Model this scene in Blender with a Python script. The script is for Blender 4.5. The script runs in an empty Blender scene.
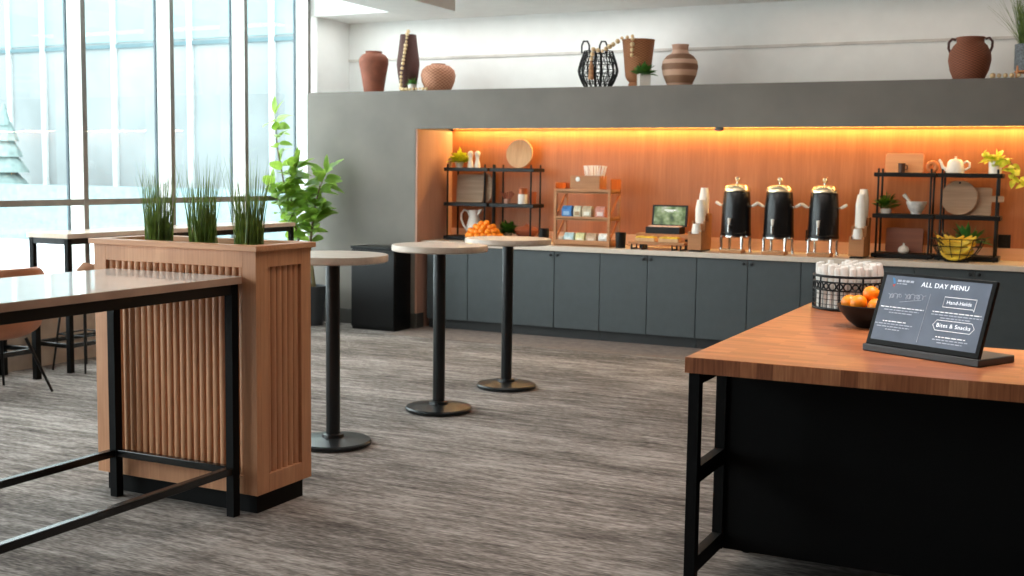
import bpy, bmesh, math, random
from mathutils import Vector, Matrix
random.seed(7)
PI = math.pi
S = bpy.context.scene
C = S.collection

# ------------------------------------------------------------------ materials
def lin(c):
    return tuple(((v/255)/12.92 if v/255 <= .04045 else ((v/255+.055)/1.055)**2.4) for v in c)
def rgba(c): return lin(c)+(1,)
def nm(name):
    m = bpy.data.materials.new(name); m.use_nodes = True
    nt = m.node_tree; b = nt.nodes['Principled BSDF']
    return m, nt, b
def N(nt, t, **kw):
    n = nt.nodes.new(t)
    for k, v in kw.items(): setattr(n, k, v)
    return n
def ramp(nt, fac, stops):
    r = N(nt, 'ShaderNodeValToRGB'); e = r.color_ramp.elements
    e[0].position, e[0].color = stops[0][0], rgba(stops[0][1])
    e[1].position, e[1].color = stops[1][0], rgba(stops[1][1])
    for p, c in stops[2:]:
        x = e.new(p); x.color = rgba(c)
    nt.links.new(fac, r.inputs[0]); return r.outputs[0]
def coords(nt, scale, kind='Object'):
    t = N(nt, 'ShaderNodeTexCoord'); mp = N(nt, 'ShaderNodeMapping')
    mp.inputs['Scale'].default_value = scale
    nt.links.new(t.outputs[kind], mp.inputs[0]); return mp.outputs[0]
def bump(nt, b, fac, strength=.2, dist=.01):
    n = N(nt, 'ShaderNodeBump'); n.inputs['Strength'].default_value = strength; n.inputs['Distance'].default_value = dist
    nt.links.new(fac, n.inputs['Height']); nt.links.new(n.outputs[0], b.inputs['Normal'])
def plain(name, col, rough=.5, metal=0., var=.06, scale=6, emit=None, es=0, coat=0, spec=None):
    m, nt, b = nm(name)
    n = N(nt, 'ShaderNodeTexNoise'); n.inputs['Scale'].default_value = scale; n.inputs['Detail'].default_value = 3
    nt.links.new(coords(nt, (1, 1, 1)), n.inputs['Vector'])
    lo = tuple(max(0, v*(1-var)) for v in col); hi = tuple(min(255, v*(1+var)) for v in col)
    nt.links.new(ramp(nt, n.outputs[0], [(.3, lo), (.7, hi)]), b.inputs['Base Color'])
    b.inputs['Roughness'].default_value = rough; b.inputs['Metallic'].default_value = metal
    b.inputs['Coat Weight'].default_value = coat
    if spec is not None: b.inputs['Specular IOR Level'].default_value = spec
    if emit:
        b.inputs['Emission Color'].default_value = rgba(emit); b.inputs['Emission Strength'].default_value = es
    return m
def wood(name, stops, axis='z', rough=.45, fine=60, coarse=7, bumps=.05, coat=0, spec=None):
    m, nt, b = nm(name)
    s = {'x': (.06, 1, 1), 'y': (1, .06, 1), 'z': (1, 1, .06)}[axis]
    v = coords(nt, tuple(k for k in s))
    n1 = N(nt, 'ShaderNodeTexNoise'); n1.inputs['Scale'].default_value = fine; n1.inputs['Detail'].default_value = 4
    n2 = N(nt, 'ShaderNodeTexNoise'); n2.inputs['Scale'].default_value = coarse; n2.inputs['Detail'].default_value = 2
    nt.links.new(v, n1.inputs['Vector']); nt.links.new(v, n2.inputs['Vector'])
    mx = N(nt, 'ShaderNodeMix'); mx.inputs[0].default_value = .5
    nt.links.new(n1.outputs[0], mx.inputs[2]); nt.links.new(n2.outputs[0], mx.inputs[3])
    nt.links.new(ramp(nt, mx.outputs[0], stops), b.inputs['Base Color'])
    b.inputs['Roughness'].default_value = rough; b.inputs['Coat Weight'].default_value = coat
    if spec is not None: b.inputs['Specular IOR Level'].default_value = spec
    bump(nt, b, n1.outputs[0], bumps, .004); return m
def butcher(name, stops, rough, sx, sy, sz, offs=.5, gs=(.25, 1.6, .3), gsc=30):
    """wood made of glued staves: a brick texture picks the tone of each stave"""
    m, nt, b = nm(name)
    t = N(nt, 'ShaderNodeTexCoord'); sp = N(nt, 'ShaderNodeSeparateXYZ'); nt.links.new(t.outputs['Object'], sp.inputs[0])
    cb = N(nt, 'ShaderNodeCombineXYZ')
    a2 = N(nt, 'ShaderNodeMath', operation='ADD'); nt.links.new(sp.outputs['Y'], a2.inputs[0])
    zs = N(nt, 'ShaderNodeMath', operation='MULTIPLY'); zs.inputs[1].default_value = sz
    nt.links.new(sp.outputs['Z'], zs.inputs[0]); nt.links.new(zs.outputs[0], a2.inputs[1])
    nt.links.new(sp.outputs['X'], cb.inputs[0]); nt.links.new(a2.outputs[0], cb.inputs[1])
    br = N(nt, 'ShaderNodeTexBrick'); br.inputs['Scale'].default_value = 1
    br.inputs['Brick Width'].default_value = sx; br.inputs['Row Height'].default_value = sy; br.inputs['Mortar Size'].default_value = .0
    br.inputs['Color1'].default_value = (0, 0, 0, 1); br.inputs['Color2'].default_value = (1, 1, 1, 1); br.offset = offs
    nt.links.new(cb.outputs[0], br.inputs['Vector'])
    n1 = N(nt, 'ShaderNodeTexNoise'); n1.inputs['Scale'].default_value = gsc; n1.inputs['Detail'].default_value = 5
    nt.links.new(coords(nt, gs), n1.inputs['Vector'])
    mx = N(nt, 'ShaderNodeMix'); mx.data_type = 'RGBA'; mx.inputs[0].default_value = .62
    nt.links.new(br.outputs[0], mx.inputs[6]); nt.links.new(n1.outputs[0], mx.inputs[7])
    nt.links.new(ramp(nt, mx.outputs[2], stops), b.inputs['Base Color'])
    b.inputs['Roughness'].default_value = rough
    return m
def wicker(name, dark, light, zs=60, ang=40, rough=.7, b_s=.6):
    m, nt, b = nm(name)
    t = N(nt, 'ShaderNodeTexCoord'); sp = N(nt, 'ShaderNodeSeparateXYZ'); nt.links.new(t.outputs['Object'], sp.inputs[0])
    at = N(nt, 'ShaderNodeMath', operation='ARCTAN2'); nt.links.new(sp.outputs['Y'], at.inputs[0]); nt.links.new(sp.outputs['X'], at.inputs[1])
    am = N(nt, 'ShaderNodeMath', operation='MULTIPLY'); am.inputs[1].default_value = ang/(2*PI)*2*PI/2; nt.links.new(at.outputs[0], am.inputs[0])
    sa = N(nt, 'ShaderNodeMath', operation='SINE'); nt.links.new(am.outputs[0], sa.inputs[0])
    zm = N(nt, 'ShaderNodeMath', operation='MULTIPLY'); zm.inputs[1].default_value = zs*2*PI; nt.links.new(sp.outputs['Z'], zm.inputs[0])
    sz = N(nt, 'ShaderNodeMath', operation='SINE'); nt.links.new(zm.outputs[0], sz.inputs[0])
    pr = N(nt, 'ShaderNodeMath', operation='MULTIPLY'); nt.links.new(sa.outputs[0], pr.inputs[0]); nt.links.new(sz.outputs[0], pr.inputs[1])
    ad = N(nt, 'ShaderNodeMath', operation='MULTIPLY_ADD'); ad.inputs[1].default_value = .5; ad.inputs[2].default_value = .5; nt.links.new(pr.outputs[0], ad.inputs[0])
    nt.links.new(ramp(nt, ad.outputs[0], [(.1, dark), (.9, light)]), b.inputs['Base Color'])
    b.inputs['Roughness'].default_value = rough; bump(nt, b, ad.outputs[0], b_s, .006); return m
def bands(name, cols, edges, rough=.7):
    m, nt, b = nm(name)
    t = N(nt, 'ShaderNodeTexCoord'); sp = N(nt, 'ShaderNodeSeparateXYZ'); nt.links.new(t.outputs['Object'], sp.inputs[0])
    r = N(nt, 'ShaderNodeValToRGB'); r.color_ramp.interpolation = 'CONSTANT'; e = r.color_ramp.elements
    e[0].position = 0; e[0].color = rgba(cols[0]); e[1].position = edges[0]; e[1].color = rgba(cols[1])
    for p, c in zip(edges[1:], cols[2:]):
        x = e.new(p); x.color = rgba(c)
    n = N(nt, 'ShaderNodeTexNoise'); n.inputs['Scale'].default_value = 60
    ma = N(nt, 'ShaderNodeMath', operation='MULTIPLY_ADD'); ma.inputs[1].default_value = .02; nt.links.new(n.outputs[0], ma.inputs[0]); nt.links.new(sp.outputs['Z'], ma.inputs[2])
    nt.links.new(ma.outputs[0], r.inputs[0]); nt.links.new(r.outputs[0], b.inputs['Base Color']); b.inputs['Roughness'].default_value = rough
    return m

def carpet():
    m, nt, b = nm('striated_carpet')
    a = N(nt, 'ShaderNodeTexNoise'); a.inputs['Scale'].default_value = 1; a.inputs['Detail'].default_value = 3; a.inputs['Roughness'].default_value = .65
    nt.links.new(coords(nt, (3.0, 20, 1)), a.inputs['Vector'])
    f = N(nt, 'ShaderNodeTexNoise'); f.inputs['Scale'].default_value = 1; f.inputs['Detail'].default_value = 2
    nt.links.new(coords(nt, (22, 90, 1)), f.inputs['Vector'])
    g = N(nt, 'ShaderNodeTexNoise'); g.inputs['Scale'].default_value = 1; g.inputs['Detail'].default_value = 2
    nt.links.new(coords(nt, (.5, 2.2, 1)), g.inputs['Vector'])
    x = N(nt, 'ShaderNodeMix'); x.inputs[0].default_value = .42
    nt.links.new(a.outputs[0], x.inputs[2]); nt.links.new(f.outputs[0], x.inputs[3])
    y = N(nt, 'ShaderNodeMix'); y.inputs[0].default_value = .28
    nt.links.new(x.outputs[0], y.inputs[2]); nt.links.new(g.outputs[0], y.inputs[3])
    nt.links.new(ramp(nt, y.outputs[0], [(.35, (58, 52, 49)), (.65, (184, 174, 168)), (.48, (117, 109, 104))]), b.inputs['Base Color'])
    b.inputs['Roughness'].default_value = .95; b.inputs['Specular IOR Level'].default_value = .1
    bump(nt, b, f.outputs[0], .4, .006); return m
def glass():
    m = bpy.data.materials.new('window_glass'); m.use_nodes = True; nt = m.node_tree; nt.nodes.clear()
    o = N(nt, 'ShaderNodeOutputMaterial'); mx = N(nt, 'ShaderNodeMixShader'); t = N(nt, 'ShaderNodeBsdfTransparent'); g = N(nt, 'ShaderNodeBsdfGlossy')
    t.inputs[0].default_value = (.93, .985, .985, 1); g.inputs['Roughness'].default_value = .02
    lw = N(nt, 'ShaderNodeLayerWeight'); lw.inputs[0].default_value = .5
    pw = N(nt, 'ShaderNodeMath', operation='POWER'); pw.inputs[1].default_value = 5; nt.links.new(lw.outputs['Facing'], pw.inputs[0])
    ma = N(nt, 'ShaderNodeMath', operation='MULTIPLY_ADD'); ma.inputs[1].default_value = .5; ma.inputs[2].default_value = .03; nt.links.new(pw.outputs[0], ma.inputs[0])
    nt.links.new(ma.outputs[0], mx.inputs[0]); nt.links.new(t.outputs[0], mx.inputs[1]); nt.links.new(g.outputs[0], mx.inputs[2]); nt.links.new(mx.outputs[0], o.inputs[0]); return m
def leafmat(name, c1, c2, c3, scale=3, tr=.25):
    m, nt, b = nm(name)
    n = N(nt, 'ShaderNodeTexNoise'); n.inputs['Scale'].default_value = scale*4; nt.links.new(coords(nt, (1, 1, 1)), n.inputs['Vector'])
    nt.links.new(ramp(nt, n.outputs[0], [(.3, c1), (.7, c3), (.5, c2)]), b.inputs['Base Color'])
    b.inputs['Roughness'].default_value = .42
    b.inputs['Subsurface Weight'].default_value = 0
    t = N(nt, 'ShaderNodeBsdfTranslucent'); t.inputs[0].default_value = rgba(tuple(min(255, v*1.25) for v in c3))
    mx = N(nt, 'ShaderNodeMixShader'); mx.inputs[0].default_value = tr
    o = nt.nodes['Material Output']; nt.links.new(b.outputs[0], mx.inputs[1]); nt.links.new(t.outputs[0], mx.inputs[2]); nt.links.new(mx.outputs[0], o.inputs[0]); return m

M = dict(
 carpet=carpet(), glass=glass(),
 warmwall=plain('warm_wall', (128, 104, 88), .8), white=plain('white_paint', (236, 237, 235), .7, var=.01),
 ceil=plain('ceiling_paint', (232, 232, 229), .8, var=.01),
 kneewall=plain('taupe_panel', (176, 160, 146), .7),
 wallgrey=plain('grey_plaster', (118, 112, 105), .72, var=.05, scale=2.5),
 basegrey=plain('dark_base', (70, 68, 64), .6),
 mull=plain('mullion_white', (238, 239, 238), .5, var=.01), mullface=plain('mullion_shaded', (124, 119, 113), .45), gasket=plain('gasket', (45, 62, 72), .6),  # mullface: backlit shade of the frame's room side put into the colour
 niche=wood('niche_veneer', [(.3, (154, 92, 52)), (.7, (182, 114, 70)), (.5, (168, 102, 60))], 'z', .5, 50, 9),
 jamb=wood('jamb_veneer', [(.3, (178, 132, 112)), (.7, (198, 152, 132))], 'z', .5, 40, 6),
 backsplash=wood('backsplash', [(.3, (214, 164, 130)), (.7, (230, 186, 154))], 'x', .5, 40, 6),
 counter=plain('counter_quartz', (212, 196, 180), .3, var=.02, scale=30),
 cab=plain('slate_cabinet', (66, 73, 76), .45, var=.03, scale=12), cabdark=plain('cabinet_dark', (34, 36, 38), .5), knob=plain('knob_black', (22, 22, 24), .4, .4),
 blk=plain('black_powder_metal', (14, 15, 16), .42, .0, var=.1, spec=.3), blkrail=plain('black_satin_rail', (13, 14, 15), .24, var=.1, spec=.55), blkmat=plain('black_laminate', (9, 9, 10), .65, var=.1, spec=.15), blkgloss=plain('black_gloss', (10, 11, 12), .3, var=.05, spec=.3),
 bistroleg=plain('bistro_black_steel', (22, 24, 26), .32, .3), 
 tabletop=plain('pale_laminate', (212, 190, 172), .22, var=.03, scale=14), 
 glossytop=plain('glossy_white_top', (250, 246, 240), .08, var=.01, coat=.4), topedge=plain('taupe_edge', (186, 152, 132), .35),
 bistrotop=wood('bistro_pale_ash', [(.3, (172, 152, 136)), (.7, (206, 188, 172))], 'x', .35, 40, 8),
 oak=wood('planter_oak', [(.3, (178, 120, 84)), (.7, (212, 156, 116)), (.5, (196, 139, 100))], 'z', .5, 70, 8, .04), 
 oakx=wood('planter_oak_rail', [(.3, (178, 120, 84)), (.7, (212, 156, 116)), (.5, (196, 139, 100))], 'x', .5, 70, 8, .04),
 butcher=butcher('butcher_block', [(.25, (142, 80, 46)), (.75, (190, 118, 76)), (.5, (168, 98, 60))], .33, .22, .045, 0),
 butcheredge=butcher('butcher_edge', [(.25, (120, 66, 40)), (.75, (204, 140, 98)), (.5, (166, 102, 66))], .4, .058, .6, 0, .5, (2.2, 2.2, .15), 45),
 crate=wood('light_crate_wood', [(.3, (158, 102, 60)), (.7, (192, 134, 86))], 'x', .55, 50, 8), crateo=wood('orange_crate_wood', [(.3, (176, 92, 40)), (.7, (200, 118, 60))], 'z', .55, 50, 8),
 leather=plain('tan_leather', (172, 108, 74), .5, var=.08), stoolwood=plain('stool_wood', (190, 140, 110), .5),
 terra=plain('terracotta_clay', (134, 76, 56), .8, var=.08, scale=12), darkwick=wicker('dark_wicker', (58, 32, 28), (98, 58, 50), 60, 30), 
 tanwick=wicker('tan_wicker', (150, 94, 68), (206, 148, 116), 34, 44), brownwick=wicker('brown_wicker', (134, 82, 50), (192, 130, 86), 45, 40), urnwick=wicker('urn_wicker', (106, 56, 38), (166, 100, 70), 50, 44),
 stripe=bands('striped_rattan', [(210, 170, 146), (146, 106, 80), (206, 166, 140), (142, 102, 78), (214, 176, 152), (142, 102, 78), (212, 172, 148), (196, 150, 126)], [.035, .1, .15, .205, .245, .29, .33]),
 bead=plain('wood_bead', (224, 194, 148), .5), tassel=plain('tassel_fibre', (176, 128, 92), .9, var=.2, scale=40),
 white_c=plain('white_ceramic', (232, 226, 218), .25, var=.02), marble=plain('grey_marble', (208, 204, 200), .3, var=.1, scale=25), cream=plain('cream_ceramic', (222, 204, 188), .4), paper=plain('white_paper', (238, 232, 224), .75, var=.03), napkin=plain('white_napkin', (240, 234, 228), .85, var=.04, scale=20),
 greyknit=plain('grey_knit', (120, 124, 128), .9, var=.25, scale=90), soil=plain('soil', (50, 38, 30), .95, var=.3, scale=40),
 boardpale=wood('pale_board', [(.3, (196, 146, 98)), (.7, (226, 182, 134))], 'z', .5, 50, 8), boardtan=wood('tan_board', [(.3, (160, 122, 92)), (.7, (200, 162, 130))], 'x', .55, 60, 8), boardgrey=wood('weathered_board', [(.3, (150, 120, 96)), (.7, (190, 162, 136))], 'x', .6, 50, 8), boardor=wood('orange_board', [(.3, (222, 142, 86)), (.7, (240, 168, 112))], 'x', .5, 50, 8), boardbr=wood('walnut_board', [(.3, (118, 62, 38)), (.7, (160, 92, 60))], 'x', .5, 50, 8), copper=plain('copper', (176, 98, 62), .35, .5), terr=plain('terracotta_bowl', (150, 78, 50), .5), woodring=plain('wood_ring', (206, 122, 66), .5), darkmug=plain('dark_wood_cup', (70, 40, 26), .5),
 orange=plain('orange_peel', (255, 138, 14), .42, var=.06, scale=30), banana=plain('banana_peel', (240, 190, 56), .5, var=.15, scale=14), bananatip=plain('banana_stem', (96, 74, 30), .6),
 brass=plain('brass_lid', (246, 228, 192), .24, .9), chrome=plain('chrome', (200, 198, 194), .15, 1.), urnbody=plain('urn_black', (27, 27, 29), .27, .3), 
 green1=leafmat('fig_leaf', (58, 90, 26), (98, 134, 42), (146, 176, 72), 2, .3), grass=leafmat('grass_blade', (50, 68, 20), (82, 106, 36), (126, 146, 66), 6, .15), succ=leafmat('succulent_leaf', (34, 84, 36), (62, 120, 48), (110, 158, 70), 6, .15), herb=leafmat('bright_herb_leaf', (112, 140, 10), (176, 190, 24), (224, 220, 60), 8, .3), herbd=leafmat('dark_herb_leaf', (26, 58, 14), (50, 92, 24), (84, 128, 38), 8, .2), stem=plain('stem_brown', (112, 98, 58), .7), pothos=leafmat('pothos_leaf', (116, 150, 20), (186, 200, 40), (232, 226, 110), 8, .3),
 screenglass=plain('menu_screen', (88, 96, 108), .25, var=.1, scale=9, emit=(104, 113, 128), es=.5), bezel=plain('bezel_black', (9, 9, 10), .5, spec=.2), basegr=plain('stand_grey', (54, 58, 62), .45), txt=plain('menu_white', (240, 242, 246), .6, emit=(235, 238, 245), es=.5), txtdim=plain('menu_dim', (178, 184, 196), .6, emit=(150, 156, 170), es=.4), lblue=plain('logo_blue', (64, 130, 180), .6, emit=(64, 130, 180), es=.3), lred=plain('logo_red', (200, 70, 60), .6, emit=(200, 70, 60), es=.3),
 led=plain('led_diffuser', (255, 200, 120), .5, emit=(255, 190, 90), es=9),
 tealid=None,
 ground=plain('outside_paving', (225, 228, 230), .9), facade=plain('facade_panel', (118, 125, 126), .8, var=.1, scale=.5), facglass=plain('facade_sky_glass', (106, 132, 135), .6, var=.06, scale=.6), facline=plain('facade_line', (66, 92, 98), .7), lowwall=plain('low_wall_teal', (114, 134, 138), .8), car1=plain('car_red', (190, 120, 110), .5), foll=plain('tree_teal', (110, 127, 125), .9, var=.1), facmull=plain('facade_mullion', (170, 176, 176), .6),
)
def teamat():
    m, nt, b = nm('leaf_print_lid')
    n = N(nt, 'ShaderNodeTexNoise'); n.inputs['Scale'].default_value = 14; n.inputs['Detail'].default_value = 4; nt.links.new(coords(nt, (1, 1, 1)), n.inputs['Vector'])
    nt.links.new(ramp(nt, n.outputs[0], [(.32, (40, 66, 36)), (.62, (150, 176, 128)), (.47, (92, 120, 66)), (.75, (200, 206, 196))]), b.inputs['Base Color']); b.inputs['Roughness'].default_value = .3; return m
M['tealid'] = teamat()

# ------------------------------------------------------------------ mesh helpers
class G:
    def __init__(s): s.bm = bmesh.new()
    def box(s, x0, x1, y0, y1, z0, z1, mat=None):
        v = [s.bm.verts.new(p) for p in ((x0,y0,z0),(x1,y0,z0),(x1,y1,z0),(x0,y1,z0),(x0,y0,z1),(x1,y0,z1),(x1,y1,z1),(x0,y1,z1))]
        if mat is not None:
            for q in v: q.co = mat @ q.co
        for f in ((0,3,2,1),(4,5,6,7),(0,1,5,4),(1,2,6,5),(2,3,7,6),(3,0,4,7)): s.bm.faces.new([v[i] for i in f])
        return s
    def lathe(s, prof, seg=32, c=(0,0,0), mat=None, caps=True):
        rings = []
        for r, z in prof:
            ring = []
            for i in range(seg):
                a = 2*PI*i/seg; p = Vector((c[0]+r*math.cos(a), c[1]+r*math.sin(a), c[2]+z))
                ring.append(s.bm.verts.new(mat @ p if mat is not None else p))
            rings.append(ring)
        for a, b in zip(rings, rings[1:]):
            for i in range(seg): s.bm.faces.new((a[i], a[(i+1)%seg], b[(i+1)%seg], b[i]))
        if caps:
            if prof[0][0] > 1e-4: s.bm.faces.new(list(reversed(rings[0])))
            if prof[-1][0] > 1e-4: s.bm.faces.new(rings[-1])
        return s
    def tube(s, pts, r, seg=8, closed=False):
        pts = [Vector(p) for p in pts]; n = len(pts); rings = []
        rr = r if isinstance(r, (list, tuple)) else [r]*n
        up = None
        for i, p in enumerate(pts):
            if closed: t = pts[(i+1)%n]-pts[i-1]
            else: t = pts[min(i+1, n-1)]-pts[max(i-1, 0)]
            t.normalize()
            if up is None:
                up = Vector((0,0,1)) if abs(t.z) < .9 else Vector((1,0,0))
            x = up.cross(t)
            if x.length < 1e-4: x = Vector((1,0,0)).cross(t)
            x.normalize(); up2 = t.cross(x); up = up2
            rings.append([s.bm.verts.new(p+(x*math.cos(2*PI*k/seg)+up2*math.sin(2*PI*k/seg))*rr[i]) for k in range(seg)])
        for i in range(n if closed else n-1):
            a, b = rings[i], rings[(i+1)%n]
            for k in range(seg): s.bm.faces.new((a[k], a[(k+1)%seg], b[(k+1)%seg], b[k]))
        if not closed:
            s.bm.faces.new(list(reversed(rings[0]))); s.bm.faces.new(rings[-1])
        return s
    def cyl(s, p0, p1, r, seg=16, r1=None): return s.tube([p0, p1], [r, r if r1 is None else r1], seg)
    def bar(s, p0, p1, w, h=None):
        """square bar between two points"""
        p0, p1 = Vector(p0), Vector(p1); t = (p1-p0).normalized(); up = Vector((0,0,1)) if abs(t.z) < .95 else Vector((0,1,0))
        x = up.cross(t).normalized(); y = t.cross(x); h = h or w
        q = []
        for p in (p0, p1):
            for a, b in ((-1,-1),(1,-1),(1,1),(-1,1)): q.append(s.bm.verts.new(p+x*a*w/2+y*b*h/2))
        for f in ((3,2,1,0),(4,5,6,7),(0,1,5,4),(1,2,6,5),(2,3,7,6),(3,0,4,7)): s.bm.faces.new([q[i] for i in f])
        return s
    def sphere(s, c, r, sc=(1,1,1), u=16, v=10):
        prof = [(math.sin(PI*i/v)*r, -math.cos(PI*i/v)*r) for i in range(v+1)]
        prof[0] = (1e-5, -r); prof[-1] = (1e-5, r)
        return s.lathe(prof, u, (0,0,0), Matrix.Translation(c) @ Matrix.Diagonal((*sc, 1)), True)
    def prism(s, poly, d0, d1, plane='xz', mat=None):
        """poly in a plane, extruded along the third axis"""
        def P(a, b, d):
            p = Vector({'xz': (a, d, b), 'xy': (a, b, d), 'yz': (d, a, b)}[plane]); return mat @ p if mat is not None else p
        A = [s.bm.verts.new(P(a, b, d0)) for a, b in poly]; B = [s.bm.verts.new(P(a, b, d1)) for a, b in poly]; n = len(poly)
        s.bm.faces.new(A); s.bm.faces.new(list(reversed(B)))
        for i in range(n): s.bm.faces.new((A[i], B[i], B[(i+1)%n], A[(i+1)%n]))
        return s
    def leaf(s, base, d, up, L, W, droop=.2, fold=.15, seg=5, tip=1.):
        base = Vector(base); d = Vector(d).normalized(); side = d.cross(Vector(up))
        if side.length < 1e-3: side = d.cross(Vector((1,.2,0)))
        side.normalize(); nrm = side.cross(d).normalized(); rows = []
        for i in range(seg+1):
            t = i/seg; w = W/2*math.sin(PI*min(1, max(.03, t**.8*.97+.03)))**.75 if i < seg else W*.02
            p = base+d*L*t-Vector((0,0,1))*droop*L*t*t
            rows.append([s.bm.verts.new(p-side*w+nrm*fold*w), s.bm.verts.new(p), s.bm.verts.new(p+side*w+nrm*fold*w)])
        for a, b in zip(rows, rows[1:]):
            for k in (0, 1): s.bm.faces.new((a[k], a[k+1], b[k+1], b[k]))
        return s
    def blade(s, base, d, L, W, droop=.3, seg=5):
        base = Vector(base); d = Vector(d).normalized(); side = Vector((random.uniform(-1,1), random.uniform(-1,1), 0)).normalized(); rows = []
        hz = Vector((d.x, d.y, 0))
        for i in range(seg+1):
            t = i/seg; p = base+d*L*t+hz*droop*L*t*t*2-Vector((0,0,1))*droop*hz.length*L*t*t; w = W*(1-t*.85)/2
            rows.append([s.bm.verts.new(p-side*w), s.bm.verts.new(p+side*w)])
        for a, b in zip(rows, rows[1:]): s.bm.faces.new((a[0], a[1], b[1], b[0]))
        return s
    def build(s, name, mat, parent=None, bevel=0, smooth=True, ang=35, loc=None, rot=None):
        bmesh.ops.recalc_face_normals(s.bm, faces=s.bm.faces[:])
        me = bpy.data.meshes.new(name); s.bm.to_mesh(me); s.bm.free()
        me.materials.append(mat)
        if smooth:
            me.polygons.foreach_set('use_smooth', [True]*len(me.polygons)); me.set_sharp_from_angle(angle=math.radians(ang))
        o = bpy.data.objects.new(name, me); C.objects.link(o)
        if parent is not None: o.parent = parent
        if loc is not None: o.location = loc
        if rot is not None: o.rotation_euler = rot
        if bevel:
            b = o.modifiers.new('bevel', 'BEVEL'); b.width = bevel; b.segments = 2; b.limit_method = 'ANGLE'; b.angle_limit = math.radians(50)
        return o
def tag(o, label=None, cat=None, group=None, kind=None):
    if label: o['label'] = label
    if cat: o['category'] = cat
    if group: o['group'] = group
    if kind: o['kind'] = kind
    return o
def thing(name, label, cat, loc=(0,0,0), rz=0, group=None):
    o = bpy.data.objects.new(name, None); C.objects.link(o); o.empty_display_size = .1
    o.location = loc; o.rotation_euler = (0, 0, rz); return tag(o, label, cat, group)
def struct(o, label=None, cat='room'): return tag(o, label, cat, None, 'structure')
def dup(root, loc, rz=None, label=None, group=None):
    r = root.copy(); C.objects.link(r); r.location = loc
    if rz is not None: r.rotation_euler = (0, 0, rz)
    if label: r['label'] = label
    if group: r['group'] = group
    for ch in list(root.children):
        c = ch.copy(); C.objects.link(c); c.parent = r
        for g in list(ch.children):
            d = g.copy(); C.objects.link(d); d.parent = c
    return r
def boxo(name, b, mat, parent=None, bevel=0): return G().box(*b).build(name, mat, parent, bevel)
def arc(cx, cz, r, a0, a1, n=12): return [(cx+r*math.cos(math.radians(a0+(a1-a0)*i/n)), cz+r*math.sin(math.radians(a0+(a1-a0)*i/n))) for i in range(n+1)]
def roundrect(x0, x1, z0, z1, r, n=5):
    return arc(x1-r, z0+r, r, -90, 0, n)+arc(x1-r, z1-r, r, 0, 90, n)+arc(x0+r, z1-r, r, 90, 180, n)+arc(x0+r, z0+r, r, 180, 270, n)

# ------------------------------------------------------------------ setting
XW = -7.33; XR = 3.2; YN = -2.6; YB = 10.85; ZC = 3.15; YF = 10.08; XJ = -5.99; YNB = 10.8; YC = 10.19
ZST, ZSB = 2.359, 1.986
g = G(); g.box(XW-.16, XR+.12, YN-.12, YB+.14, -.1, 0)
struct(g.build('floor', M['carpet'], smooth=False), 'grey striated carpet floor of the cafe room', 'floor')
g = G(); g.box(XJ-.02, XR-.01, 9.55, YC+.045, .0005, .004)
struct(g.build('trim_5', plain('floor_strip', (128, 112, 104), .8, var=.1, scale=14)), 'brownish floor strip before the counter', 'floor')
g = G(); g.box(-6.36, XR+.12, YN-.12, YB+.14, ZC, ZC+.12); g.box(XW-.16, -6.36, 10.2, YB+.14, ZC, ZC+.12)
g.box(XW-.16, -6.36, YN-.12, 10.2, 3.8, 3.92); g.box(-6.36, -6.32, YN, 10.2, ZC+.12, 3.92); g.box(XW-.16, -6.32, 10.2, 10.24, ZC+.12, 3.92)
struct(g.build('ceiling', M['ceil'], smooth=False), 'white ceiling with a raised bright slot along the windows', 'ceiling')
g = G(); g.box(-5.75, -5.16, YN, 9.33, 2.99, ZC)
struct(g.build('trim_1', M['ceil']), 'dropped white ceiling beam', 'beam')
g = G(); g.box(XW-.16, XR+.12, YB, YB+.14, 0, ZC)
struct(g.build('wall_back', M['white'], smooth=False), 'white upper wall above the grey soffit', 'wall')
g = G(); g.box(XW+.02, XR, YB-.012, YB, 2.74, 2.765)
struct(g.build('trim_2', plain('reveal_strip', (205, 200, 194), .5)), 'thin horizontal reveal line on the white upper wall', 'trim')
g = G(); g.box(XR, XR+.12, YN-.12, YB, 0, ZC); struct(g.build('wall_right', M['warmwall'], smooth=False), 'wall on the right out of frame', 'wall')
g = G(); g.box(XW-.16, XR, YN-.12, YN, 0, ZC); struct(g.build('wall_near', M['warmwall'], smooth=False), 'wall behind the viewer', 'wall')
# left return of the upper wall + white corner column
g = G(); g.box(XW-.16, XW+.02, 10.26, YB, 0, ZC)
struct(g.build('wall_left', M['white'], smooth=False), 'white wall return above the soffit by the window corner', 'wall')
g = G(); g.box(XW-.16, XW, YN, 10.17, 0, .38)
struct(g.build('wall_window_base', M['kneewall'], smooth=False), 'low taupe wall under the windows', 'wall')
# grey pier and soffit around the niche
g = G(); g.box(XW+.02, XJ-.02, YF, YB, .0, ZST); g.box(XJ-.02, XR, YF, YF+.1, ZSB, ZST); g.box(XJ-.02, XR, YF+.1, YNB, ZSB+.06, ZST)
struct(g.build('wall_niche', M['wallgrey'], smooth=False), 'grey plastered wall and soffit framing the drinks niche', 'wall')
g = G(); g.box(XJ-.02, XJ, YF+.005, YNB, 0, ZSB-.001)
struct(g.build('trim_3', M['jamb']), 'pale wood jamb at the left end of the niche', 'trim')
g = G(); g.box(XJ, XR, YNB, YB-.02, .0, ZSB+.06)
struct(g.build('wall_niche_back', M['niche'], smooth=False), 'orange wood veneer back wall of the niche', 'wall')
g = G(); g.box(XJ, XR, YNB-.015, YNB, .882, .985)
struct(g.build('trim_4', M['backsplash']), 'light wood backsplash along the counter', 'trim')
g = G(); g.box(XW+.02, XJ, YF-.015, YF, 0, .15)
struct(g.build('baseboard_back', M['basegrey']), 'dark baseboard of the grey wall', 'baseboard')
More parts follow.
